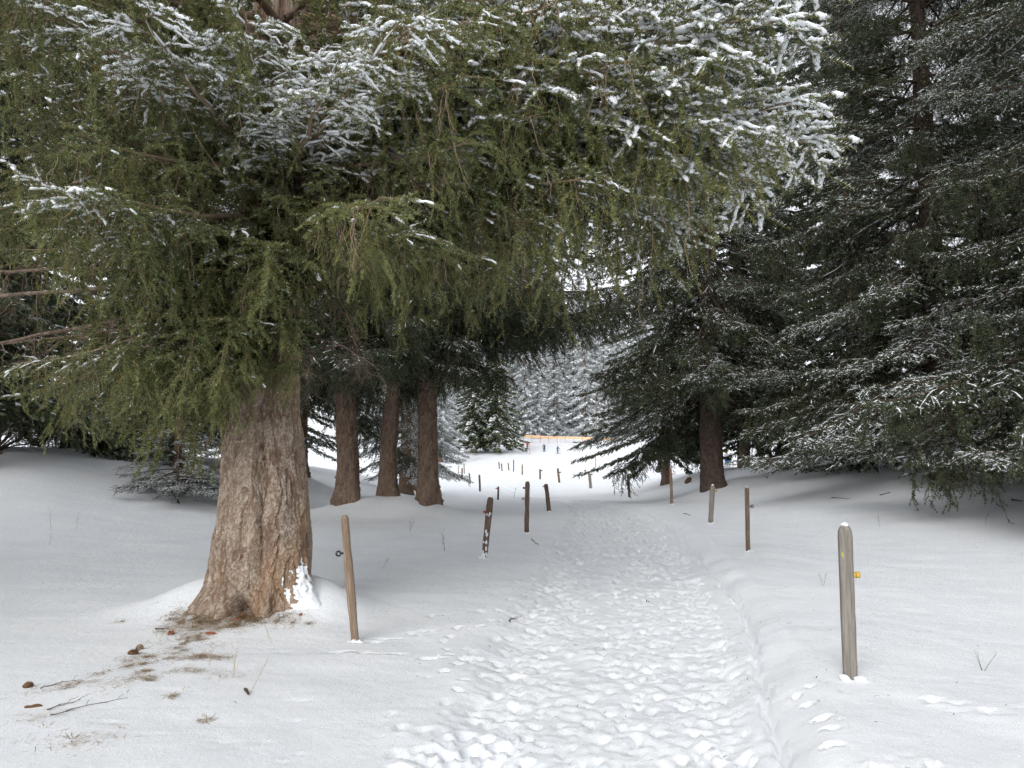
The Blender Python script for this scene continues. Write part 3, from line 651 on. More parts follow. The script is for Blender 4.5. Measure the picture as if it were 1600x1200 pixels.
for row, (y0, x0, x1, st_) in enumerate(((196, -34, 36, 5.2), (216, -36, 42, 6.), (245, -40, 46, 7.), (285, -46, 54, 8.), (330, -52, 62, 9.))):
    for q, x in enumerate(np.arange(x0, x1, st_)):
        far_tree(x + rf.uniform(-1.6, 1.6), y0 + rf.uniform(-5, 5), int(rf.integers(4)), rf.uniform(1.0, 1.5) * (1 + .12 * min(row, 3)),
                 ('frosted spruce in the front row of the far wood behind the orange net', 'frosted spruce in the middle of the far wood above the ski slope', 'frosted spruce at the back of the far wood above the ski slope', 'frosted spruce on the hillside behind the far wood', 'frosted spruce high on the hillside behind the far wood')[row], ('front row of the far wood', 'middle of the far wood', 'back of the far wood', 'hillside wood', 'upper hillside wood')[row])

# ------------------------------------------------------------------ fence posts
def post(b, t, wpx, m, label, ins=None, cap=False, style='stake', group='wooden pasture fence posts', seed=0):
    rg = np.random.default_rng(900 + seed)
    B = ground_hit(*b)
    T = at(*t, B.y + rg.uniform(-.02, .02)); L = (T - B).length
    w = wpx / FPX * B.y * .92; root = empty('fence_post', B); tag(root, label, 'post', group)
    zd = (T - B).normalized(); xd = (Vector((1, 0, 0)) - zd * zd.x).normalized(); q = Matrix((xd, zd.cross(xd), zd)).transposed().to_quaternion(); root.rotation_mode = 'QUATERNION'; root.rotation_quaternion = q
    near_ = B.y < 30
    mb = MB(); K = 30 if near_ else 6; n = 12 if near_ else 6
    zz = np.concatenate([np.linspace(-.35, L - w * .9, K), [L - w * .45, L - w * .12, L]]); kk = len(zz)
    th = np.arange(n) / n * 2 * math.pi
    a, bb = w / 2, w / 2 * (.62 if style == 'board' else .9)
    p = 5 if style == 'board' else 2.6
    rr = 1 / (np.abs(np.cos(th)) ** p + np.abs(np.sin(th)) ** p) ** (1 / p)
    sc_ = np.ones(kk); sc_[-3:] = (.92, .66, .42) if style != 'round' else (.97, .82, .45)
    wobx = .10 * w * fbm(zz * 1.7 + seed, zz * 0, 2, seed); woby = .10 * w * fbm(zz * 1.3 + seed, zz * 0 + 9, 2, seed)
    if style != 'board' and near_: sc_ = sc_ * (1 + .22 * fbm(zz * 6, zz * 0 + seed, 4, 3))
    rad = rr[None] * sc_[:, None] * (1 + .05 * fbm(th[None] * 2 + 0 * zz[:, None], zz[:, None] * 9 + seed, 3, seed + 4))
    V = np.stack([wobx[:, None] + a * rad * np.cos(th), woby[:, None] + bb * rad * np.sin(th), zz[:, None] + 0 * rad], -1)
    i = np.arange(kk * n).reshape(kk, n); nx_ = np.roll(i, -1, 1)
    mb.add(V, np.stack([i[:-1], nx_[:-1], nx_[1:], i[1:]], -1).reshape(-1, 4), 0, style != 'board')
    mb.L.append(i[-1]); mb.S.append(np.array([n])); mb.M.append(np.array([0])); mb.sm.append(np.array([False]))
    link('stake', mb.mesh('stake', [m]), root)
    if cap:
        c = MB(); c.blob((wobx[-1], woby[-1], L - w * .02), (a * .55, bb * .62, w * .2), 0, 12, 7, .12, rg, True); link('snow_cap', c.mesh('snow_cap', [M['snowcap']]), root)
    if near_ and style == 'round' and B.y < 14:
        c = MB()
        for k in range(17):
            z = L * rg.random() ** 1.8 * .75; u = rg.uniform(-2.6, -.6)
            c.blob((np.interp(z, zz, wobx) + a * .93 * math.cos(u), np.interp(z, zz, woby) + bb * .93 * math.sin(u), z), (w * .16, w * .10, w * rg.uniform(.12, .4)), 0, 7, 5, .35, rg)
        link('snow_patch', c.mesh('snow_patch', [M['snowcap']]), root)
    if near_:
        c = MB()
        for k in range(7): c.blob((rg.uniform(-.8, .8) * w, -bb * rg.uniform(.8, 1.4), rg.uniform(-.01, .015)), (w * rg.uniform(.15, .4),) * 2 + (w * .22,), 0, 8, 5, .25, rg, True)
        link('snow_collar', c.mesh('snow_collar', [M['snowcap']]), root)
    for (sd, zf, mt, kind) in (ins or []):
        c = MB(); z = L * (1 - zf); x0 = sd * a * .8; k = w * 1.0
        k = max(.055, .012 * B.y * .2)
        xs = np.array([0, .25, .5, .55, .9, 1.]) * k
        if kind == 'ring':
            c.tubes(np.stack([x0 + sd * np.array([0, .3, .6]) * k, np.full(3, -.0), np.full(3, z)], -1)[None], np.array([[.14, .2, .12]]) * k, 8, 0, True, 1, True)
            u = np.linspace(0, 2 * math.pi, 17)
            c.tubes(np.stack([x0 + sd * k * (.95 + .36 * np.cos(u)), 0 * u, z + .36 * k * np.sin(u)], -1)[None], np.full((1, 17), .15 * k), 8, 0)
        else:
            for e, rr_ in ((.25, .38), (.75, .42)):
                c.tubes(np.stack([x0 + sd * (e + np.array([-.22, -.2, 0, .2, .22])) * k, np.zeros(5), np.full(5, z)], -1)[None], np.array([[.2, rr_, rr_ * .8, rr_, .2]]) * k, 14, 0, True, 1, True)
            c.tubes(np.stack([x0 + sd * np.array([-.2, .6, 1.1]) * k, np.zeros(3), np.full(3, z)], -1)[None], np.full((1, 3), .13 * k), 8, 0, True, 1, True)
        io = link('insulator', c.mesh('insulator', [mt]), root)
        if cap and kind != 'ring':
            c = MB(); c.blob((x0 + sd * .15 * k, 0, z + .36 * k), (.3 * k, .22 * k, .12 * k), 0, 8, 5, .1, rg, True); link('snow_cap', c.mesh('snow_cap', [M['snowcap']]), io)
    return root, L, w
WG, WT, WD = M['wood_grey'], M['wood_tan'], M['wood_dark']
Yl, Bk, Rd = M['yellow'], M['black'], M['red']
n1 = post((1328, 1060), (1319, 820), 22, WG, 'wide weathered grey board post with yellow paint mark and amber insulator', [(1, .33, Yl, 'drum')], True, 'board', seed=1)
c = MB(); r9 = np.random.default_rng(3)
Lp, wp = n1[1], n1[2]
for k in range(26):
    u = r9.random(); x = (-.28 + .18 * u + r9.normal(0, .03)) * wp; z = Lp * (1 - .19 - .06 * u) + r9.normal(0, .006)
    y0_ = -wp / 2 * .62 - .0025
    c.add([[x - .003, y0_, z - .012], [x + .003, y0_, z - .012], [x + .003, y0_, z + .012], [x - .003, y0_, z + .012]], [[0, 1, 2, 3]])
link('paint_mark', c.mesh('paint_mark', [M['paint_y']]), n1[0])
P_ = [((555, 1003), (538, 805), 14, WT, 'leaning tan post with black ring insulator, beside the big trunk', [(-1, .30, Bk, 'ring')], False, 'stake'),
      ((757, 872), (767, 777), 11, WD, 'leaning dark bark-covered post with red insulator and snow patches', [(-1, .25, Rd, 'drum')], False, 'round'),
      ((823, 833), (824, 752), 7.5, WD, 'upright dark post with two black insulators, left of the path', [(-1, .13, Bk, 'drum'), (-1, .34, Bk, 'ring')], False, 'stake'),
      ((858, 800), (853, 756), 7, WD, 'short dark post with orange insulator where the path narrows', [(-1, .08, Rd, 'drum')], False, 'round'),
      ((778, 781), (778.5, 760), 3.2, WD, 'small dark post with red insulator in the hollow past the trio', [(-1, .15, Rd, 'drum')], False, 'round'),
      ((750, 768), (749, 741.5), 3.4, WD, 'grey-brown post in the hollow, tallest past the straight trunk', None, False, 'stake'),
      ((735, 756), (733, 739), 2.6, WD, 'leaning thin post in the hollow just beyond the trio', None, False, 'stake'),
      ((722, 746), (722, 731), 2.6, WD, 'dark stubby post closest to the straight trunk of the trio', None, False, 'stake'),
      ((725.5, 740), (725, 725), 2, WG, 'thin grey post directly behind the dark stubby one', None, False, 'stake'),
      ((716, 739), (716, 728), 1.4, WG, 'tiny post farthest out beside the straight trunk', None, False, 'stake'),
      ((780.5, 733), (779.5, 721.5), 2, WD, 'first of the tiny far posts below the ski slope conifer', None, False, 'stake'),
      ((784.5, 736), (783.5, 724), 2, WD, 'second of the tiny far posts below the ski slope conifer', None, False, 'stake'),
      ((795, 735), (794, 723), 2, WD, 'third of the tiny far posts below the ski slope conifer', None, False, 'stake'),
      ((802.5, 737), (802.5, 718), 1.9, WD, 'tall thin far post in the middle of the meadow', None, False, 'stake'),
      ((816, 742), (816, 725.6), 2.2, WD, 'far post next right of the tall thin one', None, False, 'stake'),
      ((844, 749), (843.5, 733), 3, WD, 'far post with small insulator below the grey skier', [(1, .15, Bk, 'drum')], False, 'stake'),
      ((874, 754), (871.5, 731.6), 3.6, WD, 'leaning far post below the blue skier', [(1, .3, Bk, 'drum')], False, 'stake'),
      ((923, 763), (921, 740), 5, WG, 'stout grey post in the meadow beside the path bend', [(1, .06, Bk, 'drum')], False, 'round'),
      ((983.5, 777), (981.5, 740), 4.2, WD, 'dark post below the sweeping bough tips', [(1, .03, Bk, 'drum')], False, 'stake'),
      ((1050, 788), (1047, 729), 5, WT, 'slim tan post with orange insulator in front of the bank', [(1, .2, Rd, 'drum')], False, 'stake'),
      ((1110, 818), (1114, 758), 8, WG, 'grey post with snow cap and amber insulator, below the thick trunk', [(1, .14, Yl, 'drum')], True, 'board'),
      ((1169, 862), (1167, 761), 7, M['wood_dark'], 'slender dark post with snow cap and black ring insulator, on the bank edge', [(1, .30, Bk, 'ring')], True, 'board')]
for k, (b, t, w, m, lb, ins, cap, sty) in enumerate(P_): post(b, t, w, m, lb, ins, cap, sty, seed=2 + k)

# ------------------------------------------------------------------ ski slope: net fence, poles, skiers
def Hs(x, y): return float(H(np.array(float(x)), np.array(float(y)), False))
ny_ = 186.
xs = np.linspace((818 - 800) / FPX * ny_, (962 - 800) / FPX * ny_, 12)
root = empty('net_fence', (xs[0], ny_, Hs(xs[0], ny_))); tag(root, 'orange safety net fence along the top of the ski slope', 'fence')
base = Vector(root.location)
for k, x in enumerate(xs):
    c = MB(); z = Hs(x, ny_) - base.z; zo = .55 + .5 * math.sin(k * 1.3) * .12 + .7 * (1 - k / 11)
    c.tubes(np.array([[[x - base.x, 0, z - .2], [x - base.x, 0, z + zo + .6], [x - base.x, 0, z + zo + .85]]]), np.full((1, 3), .05), 6, 0); link('post', c.mesh('post', [M['red']]), root)
    if k < 11:
        x2 = xs[k + 1]; z2 = Hs(x2, ny_) - base.z; zo2 = .55 + .5 * math.sin((k + 1) * 1.3) * .12 + .7 * (1 - (k + 1) / 11)
        for e0, e1, mm in ((.1, .24, 'orange_l'), (.26, .54, 'orange'), (.56, .74, 'orange_l')):
            c = MB(); u = np.linspace(.03, .97, 7)
            xx = x + (x2 - x) * u - base.x; zb = z + zo + (z2 + zo2 - z - zo) * u - .10 * np.sin(u * math.pi)
            for yy, nrm_ in ((-.012, 0), (.012, 1)):
                V = np.concatenate([np.stack([xx, np.full(7, yy), zb + e0], -1), np.stack([xx, np.full(7, yy), zb + e1], -1)])
                Fq = [[q, q + 1, q + 8, q + 7] for q in range(6)]
                c.add(V, Fq if nrm_ == 0 else [f[::-1] for f in Fq])
            link('net', c.mesh('net', [M[mm]]), root)
def pole(px, py0, py1, Y, m, label, r=.06):
    p = ground_hit(px, py0); z = p.z; hgt = (py0 - py1) / FPX * p.y
    c = MB(); c.tubes(np.array([[[0, 0, -.3], [0, 0, hgt * .5], [0, 0, hgt - .1], [0, 0, hgt]]]), np.array([[r, r, r, r * .4]]), 8, 0, True, 1, True)
    o = link('slope_pole', c.mesh('slope_pole', [m]), None); o.location = (p.x, p.y, z); tag(o, label, 'pole'); return o
pole(737, 708, 686, 104, M['red'], 'thick red marker pole under the conifer by the ski slope', .13)
pole(828, 711, 694, 150, M['red'], 'thin pale red pole beside the conifer bough tips', .04)
pole(931, 730, 709, 122, M['red'], 'red marker pole alone on the open ski slope', .06)
pole(932, 694, 610, 182, M['wood_tan'], 'tall pale pole behind the orange net', .12)
def clothes(jacket, pants, hat):
    def f(nt, b):
        t = nd(nt, 'ShaderNodeTexCoord'); s = nd(nt, 'ShaderNodeSeparateXYZ'); nt.links.new(t.outputs['Object'], s.inputs[0])
        d = nd(nt, 'ShaderNodeMath', operation='DIVIDE'); nt.links.new(s.outputs[2], d.inputs[0]); d.inputs[1].default_value = 1.8
        r = ramp(nt, d.outputs[0], [(0, (.03, .03, .035)), (.07, pants), (.50, jacket), (.835, (.5, .3, .22)), (.92, hat)])
        r.node.color_ramp.interpolation = 'CONSTANT'; nt.links.new(r, b.inputs['Base Color'])
    return mat('ski_clothes', jacket, .8, .2, f)
def person(px, py, Y, face, m, label, bend=.2, board=False):
    p = at(px, py, Y); root = empty('person', (p.x, p.y, Hs(p.x, p.y) + .03)); root.rotation_euler.z = face; tag(root, label, 'person')
    J = {'pel': (0, 0, .88), 'chest': (0, .12 * bend, 1.18), 'sh': (0, .35 * bend, 1.40), 'neck': (0, .42 * bend, 1.5), 'head': (0, .5 * bend, 1.66), 'top': (0, .5 * bend, 1.78)}
    ed = [('pel', 'chest'), ('chest', 'sh'), ('sh', 'neck'), ('neck', 'head'), ('head', 'top')]
    rad = {'pel': .16, 'chest': .17, 'sh': .14, 'neck': .06, 'head': .11, 'top': .07}
    for s, nme in ((-1, 'l'), (1, 'r')):
        J.update({'h' + nme: (.1 * s, 0, .84), 'k' + nme: (.12 * s, .35 * bend + .04, .47), 'a' + nme: (.13 * s, -.1 * bend, .1), 't' + nme: (.13 * s, .14, .05),
                  's' + nme: (.2 * s, .32 * bend, 1.36), 'e' + nme: (.32 * s, .3 * bend + .05, 1.1), 'w' + nme: (.30 * s, .45 * bend + .22, 1.0), 'g' + nme: (.29 * s, .45 * bend + .30, 1.0)})
        ed += [('pel', 'h' + nme), ('h' + nme, 'k' + nme), ('k' + nme, 'a' + nme), ('a' + nme, 't' + nme), ('sh', 's' + nme), ('s' + nme, 'e' + nme), ('e' + nme, 'w' + nme), ('w' + nme, 'g' + nme)]
        rad.update({'h' + nme: .11, 'k' + nme: .085, 'a' + nme: .07, 't' + nme: .06, 's' + nme: .085, 'e' + nme: .06, 'w' + nme: .05, 'g' + nme: .055})
    ks = list(J); me = bpy.data.meshes.new('body'); me.from_pydata([J[k] for k in ks], [(ks.index(a), ks.index(b)) for a, b in ed], [])
    o = link('body', me, root); me.materials.append(m)
    sk = o.modifiers.new('skin', 'SKIN')
    sv = me.skin_vertices[0].data if me.skin_vertices else None
    if sv is None:
        bpy.context.view_layer.objects.active = o; bpy.ops.mesh.customdata_skin_add(); sv = me.skin_vertices[0].data
    for k, v in zip(ks, sv): v.radius = (rad[k], rad[k]); v.use_root = (k == 'pel')
    o.modifiers.new('sub', 'SUBSURF').levels = 1; o.modifiers['sub'].render_levels = 2
    if board:
        c = MB(); c.box((0, .05, 0), (.75, .13, .015), 0); link('snowboard', c.mesh('snowboard', [M['black']]), root)
    else:
        for s in (-1, 1):
            c = MB(); K = 7; yy = np.linspace(-.8, .85, K); zz = np.array([.02, 0, 0, 0, 0, .02, .09])
            V = np.concatenate([np.stack([np.full(K, .13 * s + e), yy, zz + f], -1) for e in (-.045, .045) for f in (-.012, .012)])
            Fq = []
            for q in range(K - 1):
                for a_, b_ in ((0, 1), (3, 2), (2, 0), (1, 3)): Fq.append([a_ * K + q, b_ * K + q, b_ * K + q + 1, a_ * K + q + 1])
            c.add(V, Fq); link('ski', c.mesh('ski', [M['black']]), root)
            c = MB(); g0 = J['g' + 'lr'[s > 0]]
            c.tubes(np.array([[[g0[0], g0[1], 1.08], [g0[0] + .08 * s, g0[1] - .05, .5], [g0[0] + .14 * s, g0[1] - .1, .02]]]), np.full((1, 3), .012), 5, 0); link('ski_pole', c.mesh('ski_pole', [M['black']]), root)
    return root
person(824, 695.5, 172, R(200), clothes((.7, .08, .05), (.05, .05, .07), (.6, .1, .08)), 'person in red jacket on skis in front of the orange net', .15)
person(850.5, 704, 166, R(160), clothes((.10, .11, .13), (.05, .05, .06), (.03, .03, .03)), 'small person in dark grey clothes skiing down the slope', .5)
person(871, 708.5, 160, R(215), clothes((.06, .17, .23), (.08, .11, .14), (.04, .06, .08)), 'person in blue jacket skiing down the open slope', .35)

# sign seen past the thick trunk
p = at(1136, 712, 58); sg = empty('notice_sign', (p.x, p.y, Hs(p.x, p.y))); tag(sg, 'small white and blue notice sign on a post past the thick trunk', 'sign')
c = MB(); c.tubes(np.array([[[0, 0, -.3], [0, 0, 1], [0, 0, 2.0]]]), np.full((1, 3), .05), 8, 0, True, 1, True); link('post', c.mesh('post', [WG]), sg)
M['sign_w'] = mat('white_enamel', (.75, .76, .78), .4); M['sign_b'] = mat('blue_enamel', (.08, .2, .5), .4); M['sign_y'] = mat('yellow_enamel', (.75, .5, .04), .4)
c = MB(); c.box((0, -.07, .75), (.24, .015, .62)); link('board', c.mesh('board', [M['sign_w']]), sg)
c = MB(); c.box((0, -.09, .85), (.19, .004, .16)); link('panel', c.mesh('panel', [M['sign_b']]), sg)
c = MB(); c.blob((-.1, -.07, 1.62), (.2, .03, .17), 0, 14, 8); link('disc', c.mesh('disc', [M['sign_y']]), sg)

# ------------------------------------------------------------------ litter, cones, sticks, dry stems round the big trunk
rl = np.random.default_rng(77)
def Hf(x, y):
    """height of the finished ground mesh"""
    x = np.atleast_1d(np.asarray(x, float)); y = np.atleast_1d(np.asarray(y, float))
    i = np.clip(np.searchsorted(ys, y) - 1, 0, ny - 2); fy = (y - ys[i]) / (ys[i + 1] - ys[i])
    out = 0
    for ii, w in ((i, 1 - fy), (i + 1, fy)):
        s = x - cent(ys[ii]); j = np.clip(np.searchsorted(cs, s) - 1, 0, nx - 2); fx = (s - cs[j]) / (cs[j + 1] - cs[j])
        out = out + w * (GZ[ii, j] * (1 - fx) + GZ[ii, j + 1] * fx)
    return out
def gp(px, py):
    v = ground_hit(px, py); return np.array([v.x, v.y, float(Hf(v.x, v.y)[0])])
def litter(name, spots, mats, label, lnr, wd, cat):
    mb = MB()
    for (px, py, sx, sy, n) in spots:
        c0 = gp(px, py)
        nc = max(3, n // 45); kx, ky = rl.normal(0, sx, nc), rl.normal(0, sy * 1.8, nc); kc = rl.integers(0, nc, n); sp = rl.uniform(.012, .09, nc)[kc]
        x = c0[0] + kx[kc] + rl.normal(0, 1, n) * sp; yv = c0[1] + ky[kc] + rl.normal(0, 1, n) * sp
        if name == 'fallen_needles': x = c0[0] + rl.normal(0, sx, n); yv = c0[1] + rl.normal(0, sy, n)
        z = Hf(x, yv) + rl.uniform(.0, .012, n)
        a = rl.normal(.3, .9, n); ln = rl.uniform(*lnr, n)
        D = np.stack([np.cos(a), np.sin(a), rl.normal(.05, .16, n)], -1) * ln[:, None]; W_ = np.stack([-np.sin(a), np.cos(a), 0 * a], -1) * wd / 2
        p = np.stack([x, yv, z], -1)
        k = rl.random(n) < .68
        for q, sel in ((0, k), (1, ~k)):
            V = np.stack([p[sel] - W_[sel], p[sel] + W_[sel], p[sel] + D[sel] + W_[sel] * .6, p[sel] + D[sel] - W_[sel] * .6], 1)
            mb.add(V, np.arange(sel.sum() * 4).reshape(-1, 4), q)
    o = link(name, mb.mesh(name, mats), None); tag(o, label, cat, None, 'stuff'); return o
litter('needle_litter', [(330, 975, .22, .10, 2600), (400, 968, .22, .05, 2200), (300, 965, .14, .06, 1200), (350, 962, .3, .05, 1500), (290, 1000, .16, .16, 700), (250, 1022, .12, .06, 300), (250, 1035, .16, .05, 260), (225, 1060, .10, .05, 380), (290, 1030, .13, .04, 300), (130, 1072, .06, .03, 160), (335, 1028, .08, .03, 120), (115, 1155, .08, .03, 100), (60, 1165, .2, .04, 120), (200, 1100, .6, .35, 260), (160, 1050, .5, .3, 200)],
       [M['straw'], M['litter']], 'brown needle and straw litter strewn from the foot of the big trunk', (.015, .07), .0035, 'litter')
litter('rotten_wood_chips', [(372, 958, .12, .04, 420), (415, 955, .08, .03, 200), (385, 966, .16, .03, 200)], [M['rot'], M['litter']], 'reddish rotten wood crumbs in the hollow of the big trunk', (.012, .04), .012, 'litter')
def cone(px, py, yaw, ln, r, m, label, name='spruce_cone', cat='cone'):
    c = MB(); p = gp(px, py); K = 12
    u = np.linspace(0, 1, K); prof_ = np.sin(np.clip(u * .93 + .05, 0, 1) * math.pi) ** .6
    c.tubes(np.stack([(u - .5) * ln, 0 * u, 0 * u], -1)[None], (r * prof_ + .001)[None], 10, 0, True)
    for k in range(70):     # overlapping scales
        t = (k + .5) / 70; a = k * 2.4; rr = r * np.interp(t, u, prof_)
        x = (t - .5) * ln; q = np.array([0, math.cos(a), math.sin(a)]); w = np.array([0, -math.sin(a), math.cos(a)])
        b0 = np.array([x, 0, 0]) + q * rr * .9; tp = np.array([x + ln * .11, 0, 0]) + q * rr * 1.5
        c.add([b0 - w * r * .38, b0 + w * r * .38, tp + w * r * .2, tp - w * r * .2], [[0, 1, 2, 3]])
    o = link(name, c.mesh(name, [m]), None); o.location = (p[0], p[1], p[2] + r * .7); o.rotation_euler = (rl.uniform(0, 6), rl.normal(0, .1), yaw); tag(o, label, cat)
cone(207, 1023, .3, .075, .021, M['cone'], 'brown spruce cone lying below the straw patch')
cone(217, 1017, 1.4, .07, .02, M['twig'], 'grey spruce cone touching the brown one')
cone(43, 1074, .9, .06, .02, M['cone'], 'spruce cone half sunk in snow near the bottom corner')
def chip(px, py, yaw, sx, sy, sz, m, label):
    c = MB(); p = gp(px, py); g0 = np.linspace(-1, 1, 6)
    n = 5; X = []
    for z in (0, 1):
        for a in range(n * 2):
            t = a / (n * 2) * 2 * math.pi; X.append([sx * math.cos(t) * rl.uniform(.75, 1.1), sy * math.sin(t) * rl.uniform(.7, 1.1), z * sz * rl.uniform(.6, 1.3) + .25 * sy * math.sin(t) ** 2])
    m_ = n * 2
    c.add(X, [[k, (k + 1) % m_, m_ + (k + 1) % m_, m_ + k] for k in range(m_)])
    c.L += [np.arange(m_)[::-1], np.arange(m_) + m_]; c.S += [np.array([m_])] * 2; c.M += [np.array([0])] * 2; c.sm += [np.array([False])] * 2
    o = link('bark_chip', c.mesh('bark_chip', [m]), None); o.location = (p[0], p[1], p[2] - .004); o.rotation_euler = (rl.normal(0, .2), rl.normal(0, .15), yaw); tag(o, label, 'bark chip')
M['chip_r'] = mat('red_bark', (.26, .09, .05), .85)
chip(330, 992, .3, .055, .018, .02, M['chip_r'], 'elongated reddish bark chip in front of the big trunk')
chip(267, 992, .5, .035, .025, .02, M['chip_r'], 'dark red bark chip at the edge of the litter')
chip(372, 970, .1, .06, .015, .015, M['chip_r'], 'orange-red bark sliver right under the trunk hollow')
chip(52, 1106, .5, .055, .012, .015, M['cone'], 'dark curled bark strip near the bottom corner')
chip(470, 962, .5, .018, .015, .02, M['chip_r'], 'tiny red bark crumb under the snowy root')
def stick(pxs, r, m, label, name='fallen_twig', lift=.01, forks=3, cat='twig'):
    pts = np.array([gp(*q) for q in pxs]); pts[:, 2] += lift
    c = MB(); K = 10; u = np.linspace(0, 1, K); f = np.linspace(0, 1, len(pts))
    P = np.stack([np.interp(u, f, pts[:, k]) for k in range(3)], -1); P += rl.normal(0, .006, P.shape); P[:, 2] = Hf(P[:, 0], P[:, 1]) + r * .8 + rl.uniform(0, .008, K)
    o0 = P[0].copy(); P -= o0
    c.tubes(P[None], np.linspace(r, r * .4, K)[None], 5, 0)
    if forks:
        b = spawn(P[None], forks, .2, .95, .04, .12, .8, .7, -.15, .05, rl, 5, .2, .15, .15); c.tubes(b, np.linspace(r * .5, r * .25, 5)[None], 4, 0)
    o = link(name, c.mesh(name, [m]), None); o.location = o0; tag(o, label, cat)
TD = M['twig_d']
stick([(63, 1077), (90, 1068), (118, 1064)], .0035, TD, 'dark curved twig in the snow beside the half sunk cone')
stick([(78, 1122), (130, 1105), (200, 1092)], .0032, TD, 'long thin forked twig, lower of two, near the bottom corner', forks=4)
stick([(75, 1112), (95, 1103), (125, 1096)], .004, TD, 'short thin twig just above the long forked one')
stick([(242, 984), (258, 985)], .006, TD, 'small dark twig at the tip of the spreading root')
stick([(384, 1080), (388, 1088)], .012, TD, 'stubby dark stick poking out of the snow in front of the big trunk', forks=0)
stick([(795, 972), (800, 966), (808, 967)], .006, TD, 'small dark hooked twig at the path edge')
stick([(1010, 938), (1014, 943)], .006, TD, 'tiny dark stick lying in the middle of the path', forks=0)
stick([(1480, 752), (1500, 754)], .02, TD, 'dark stick under the frosted boughs on the bank', forks=2)
stick([(1580, 782), (1598, 784)], .02, TD, 'dark branch piece at the edge of the bank shade', forks=2)
stick([(1375, 775), (1392, 770)], .012, TD, 'thin fallen twig on the shaded bank', forks=2)
stick([(1300, 778), (1325, 780)], .012, TD, 'forked fallen twig below the low boughs', forks=4)
stick([(1068, 803), (1080, 806)], .01, TD, 'small forked twig between the tan post and the path', forks=3)
stick([(830, 843), (842, 852)], .007, TD, 'small forked twig in front of the upright dark post', forks=3)
def stem(px, py, hgt, lean, n, label, m=None, spread=.25, name='dry_stem', cat='plant'):
    p = gp(px, py); c = MB(); K = 6; u = np.linspace(0, 1, K)[None, :, None]
    a = rl.uniform(0, 6.28, n); D = np.stack([np.cos(a) * spread + lean, np.sin(a) * spread, np.ones(n)], -1)
    L = hgt * rl.uniform(.55, 1.1, n)[:, None, None]
    P = D[:, None] * u * L + np.cumsum(rl.normal(0, .02, (n, K, 3)), 1) * L * .6 * (u > 0)
    P = P - UP * .02
    c.tubes(P, np.linspace(.0022, .0012, K)[None] * (1 if p[1] < 9 else p[1] / 9), 3, 0)
    if n < 3:
        b = spawn(P, 4, .4, 1., .03, .09, .8, .6, -.3, 0, rl, 4, .2, .1, .2); c.tubes(b, np.full((1, 4), .001 * max(1, p[1] / 9)), 3, 0)
    o = link(name, c.mesh(name, [m or M['straw']]), None); o.location = p; tag(o, label, cat)
stem(363, 1060, .28, .02, 2, 'upright pair of dry stalks in front of the big trunk'); stem(327, 1040, .2, 0, 1, 'single dry stalk rising from the straw patch')
stem(390, 1082, .40, .30, 1, 'long leaning dry stalk between trunk and tan post'); stem(425, 1005, .25, -.4, 1, 'leaning dry stalk just under the trunk foot')
for (px, py, lb) in [(112, 1152, 'orange dry grass tuft near the bottom edge'), (175, 1048, 'small brown grass tuft left of the cones'), (292, 1078, 'tiny dry grass tuft below the straw patches'), (195, 1135, 'faint grass tuft in the thin snow at the bottom'), (70, 1136, 'flattened straw tuft below the long forked twig'), (150, 1022, 'sparse grass tuft on the slope left of the litter')]:
    stem(px, py, rl.uniform(.02, .045), .2, 12, lb, M['litter'] if rl.random() < .5 else None, 1.3, 'grass_tuft', 'grass tuft')
stem(1535, 1048, .16, .4, 3, 'little fan-shaped dry weed in the open snow', TD, .6); stem(1286, 915, .16, 0, 2, 'thin forked dry weed beside the wide board post', TD)
stem(1539, 820, .4, .1, 1, 'thin dry stalk in the open snow below the bank shade', TD); stem(1375, 822, .3, 0, 1, 'short dry stalk near the shade edge on the bank', TD)
stem(1470, 806, .3, .2, 1, 'bent dry stalk in front of the frosted boughs', TD); stem(695, 862, .5, .1, 2, 'dry umbel stalk in front of the trio', TD); stem(640, 830, .25, .2, 2, 'short dark stalk in the shade in front of the trio', TD)
stem(80, 830, .5, -.3, 1, 'thin bent stalk on the open snow slope', TD); stem(120, 828, .4, .3, 1, 'thin stalk tilted uphill on the open snow slope', TD); stem(77, 852, .3, 0, 1, 'short thin stalk in the open snow slope', TD)
stem(803, 778, .5, 0, 1, 'thin dry stalk between the dark posts', TD); stem(597, 890, .2, .5, 1, 'tilted tiny stick in the shade beside the tan post', TD)
litter('fallen_needles', [(700, 930, 1.6, 1.6, 260), (300, 880, 1.8, 1.2, 220), (1350, 790, 3., 1.6, 420), (1180, 770, 2.2, 1.5, 200), (1300, 1000, 1.2, 1.2, 120), (640, 830, 2., 1.6, 260), (900, 950, 1., 2., 120), (150, 900, 1.5, 1.5, 160)], [M['litter'], TD], 'dark needle crumbs and bark specks blown over the snow', (.006, .035), .006, 'litter')
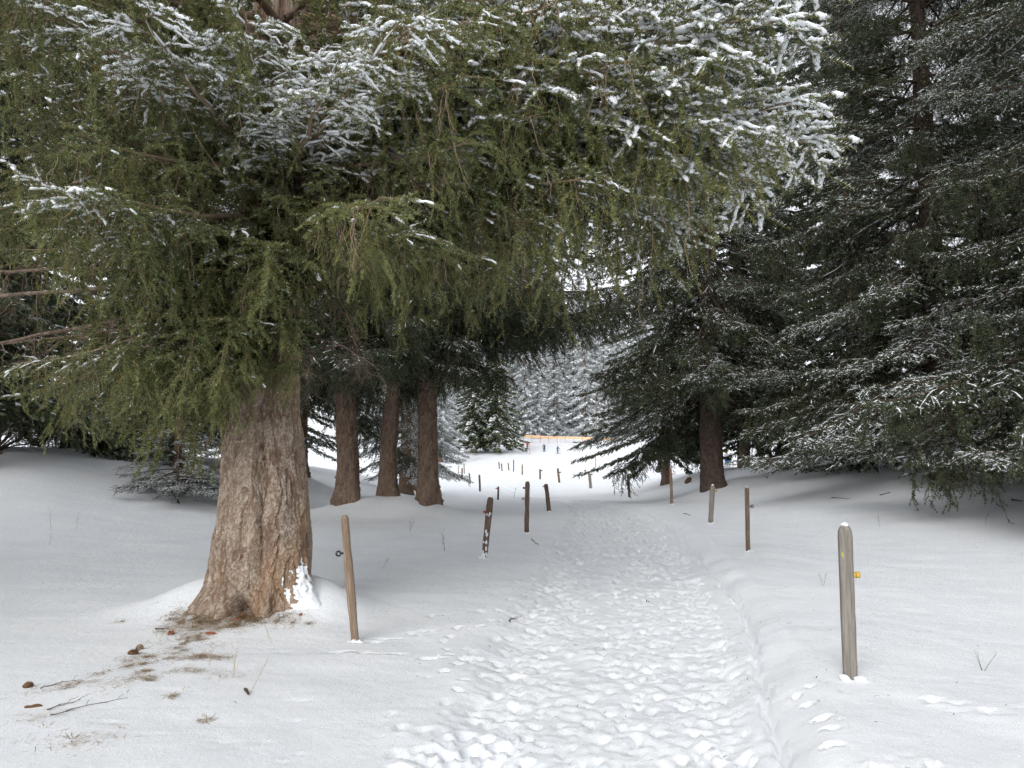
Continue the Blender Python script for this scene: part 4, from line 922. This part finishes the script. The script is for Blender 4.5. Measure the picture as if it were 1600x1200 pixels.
# stump piece beside the thick trunk
p = gp(1075, 755); c = MB(); c.tubes(np.array([[[-.22, 0, .02], [-.05, 0, .16], [.12, .02, .26], [.24, .02, .34]]]), np.array([[.10, .16, .17, .12]]), 11, 0, False, 1, True)
for k in range(9): c.add(rl.normal(0, .08, (3, 3)) + [-.2 + .05 * k, -.1, .12], [[0, 1, 2]])
o = link('broken_log', c.mesh('broken_log', [M['cone']]), None); o.location = p; o.rotation_euler.z = .4; o.scale = (.75,) * 3; tag(o, 'small broken brown log end in the snow below the thick trunk', 'log')
# snow lodged on the root of the big trunk
tv = np.array([v.co for v in tr.data.vertices]).reshape(-1, 340, 3); th = np.arctan2(tv[..., 1], tv[..., 0])
wt = np.exp(-(angd(th, -.42) / .40) ** 2) * np.exp(-((tv[..., 2] - .26) / .26) ** 2)
wt = wt * 1.15 + .75 * fbm(th * 16, tv[..., 2] * 15, 4, 71) - .60
dirn = tv * np.array([1, 1, 0]); dirn /= np.linalg.norm(dirn, axis=-1, keepdims=True)
sv_ = tv + dirn * (.001 + .035 * np.clip(wt, 0, .5))[..., None]
i_ = np.arange(tv.shape[0] * 340).reshape(-1, 340); n_ = np.roll(i_, -1, 1)
Fq = np.stack([i_[:-1], n_[:-1], n_[1:], i_[1:]], -1).reshape(-1, 4); ok = (wt.ravel()[Fq] > 0).sum(1) >= 3; Fq = Fq[ok]
u_, inv = np.unique(Fq, return_inverse=True)
tag(link('lodged_snow', make_mesh('lodged_snow', sv_.reshape(-1, 3)[u_], inv.reshape(-1, 4), np.full(len(Fq), 4), [M['snowcap']], None, True), tree), None, None, None, 'stuff')
# bare bush at the left edge
p = gp(60, 708); t = empty('bare_shrub', (-13.3, 19., Hs(-13.3, 19.) - .1)); tag(t, 'leafless dark shrub with arching twigs at the left edge', 'shrub')
rs = np.random.default_rng(5); c = MB(); n = 34
a = rs.uniform(0, 6.28, n); u = np.linspace(0, 1, 8)[None, :, None]
P = np.stack([np.cos(a) * .9 - .3, np.sin(a) * .6, rs.uniform(.3, 1., n)], -1)[:, None] * u * rs.uniform(1.2, 2.6, n)[:, None, None] - UP * u ** 2 * .8 * rs.uniform(0, 1, n)[:, None, None]
c.tubes(P, np.linspace(.022, .006, 8)[None], 5, 0); b = spawn(P, 7, .25, 1, .3, .8, .8, .6, .1, .2, rs, 5, .3, .1, .2); c.tubes(b, np.linspace(.009, .004, 5)[None], 3, 0)
link('stems', c.mesh('stems', [TD]), t)
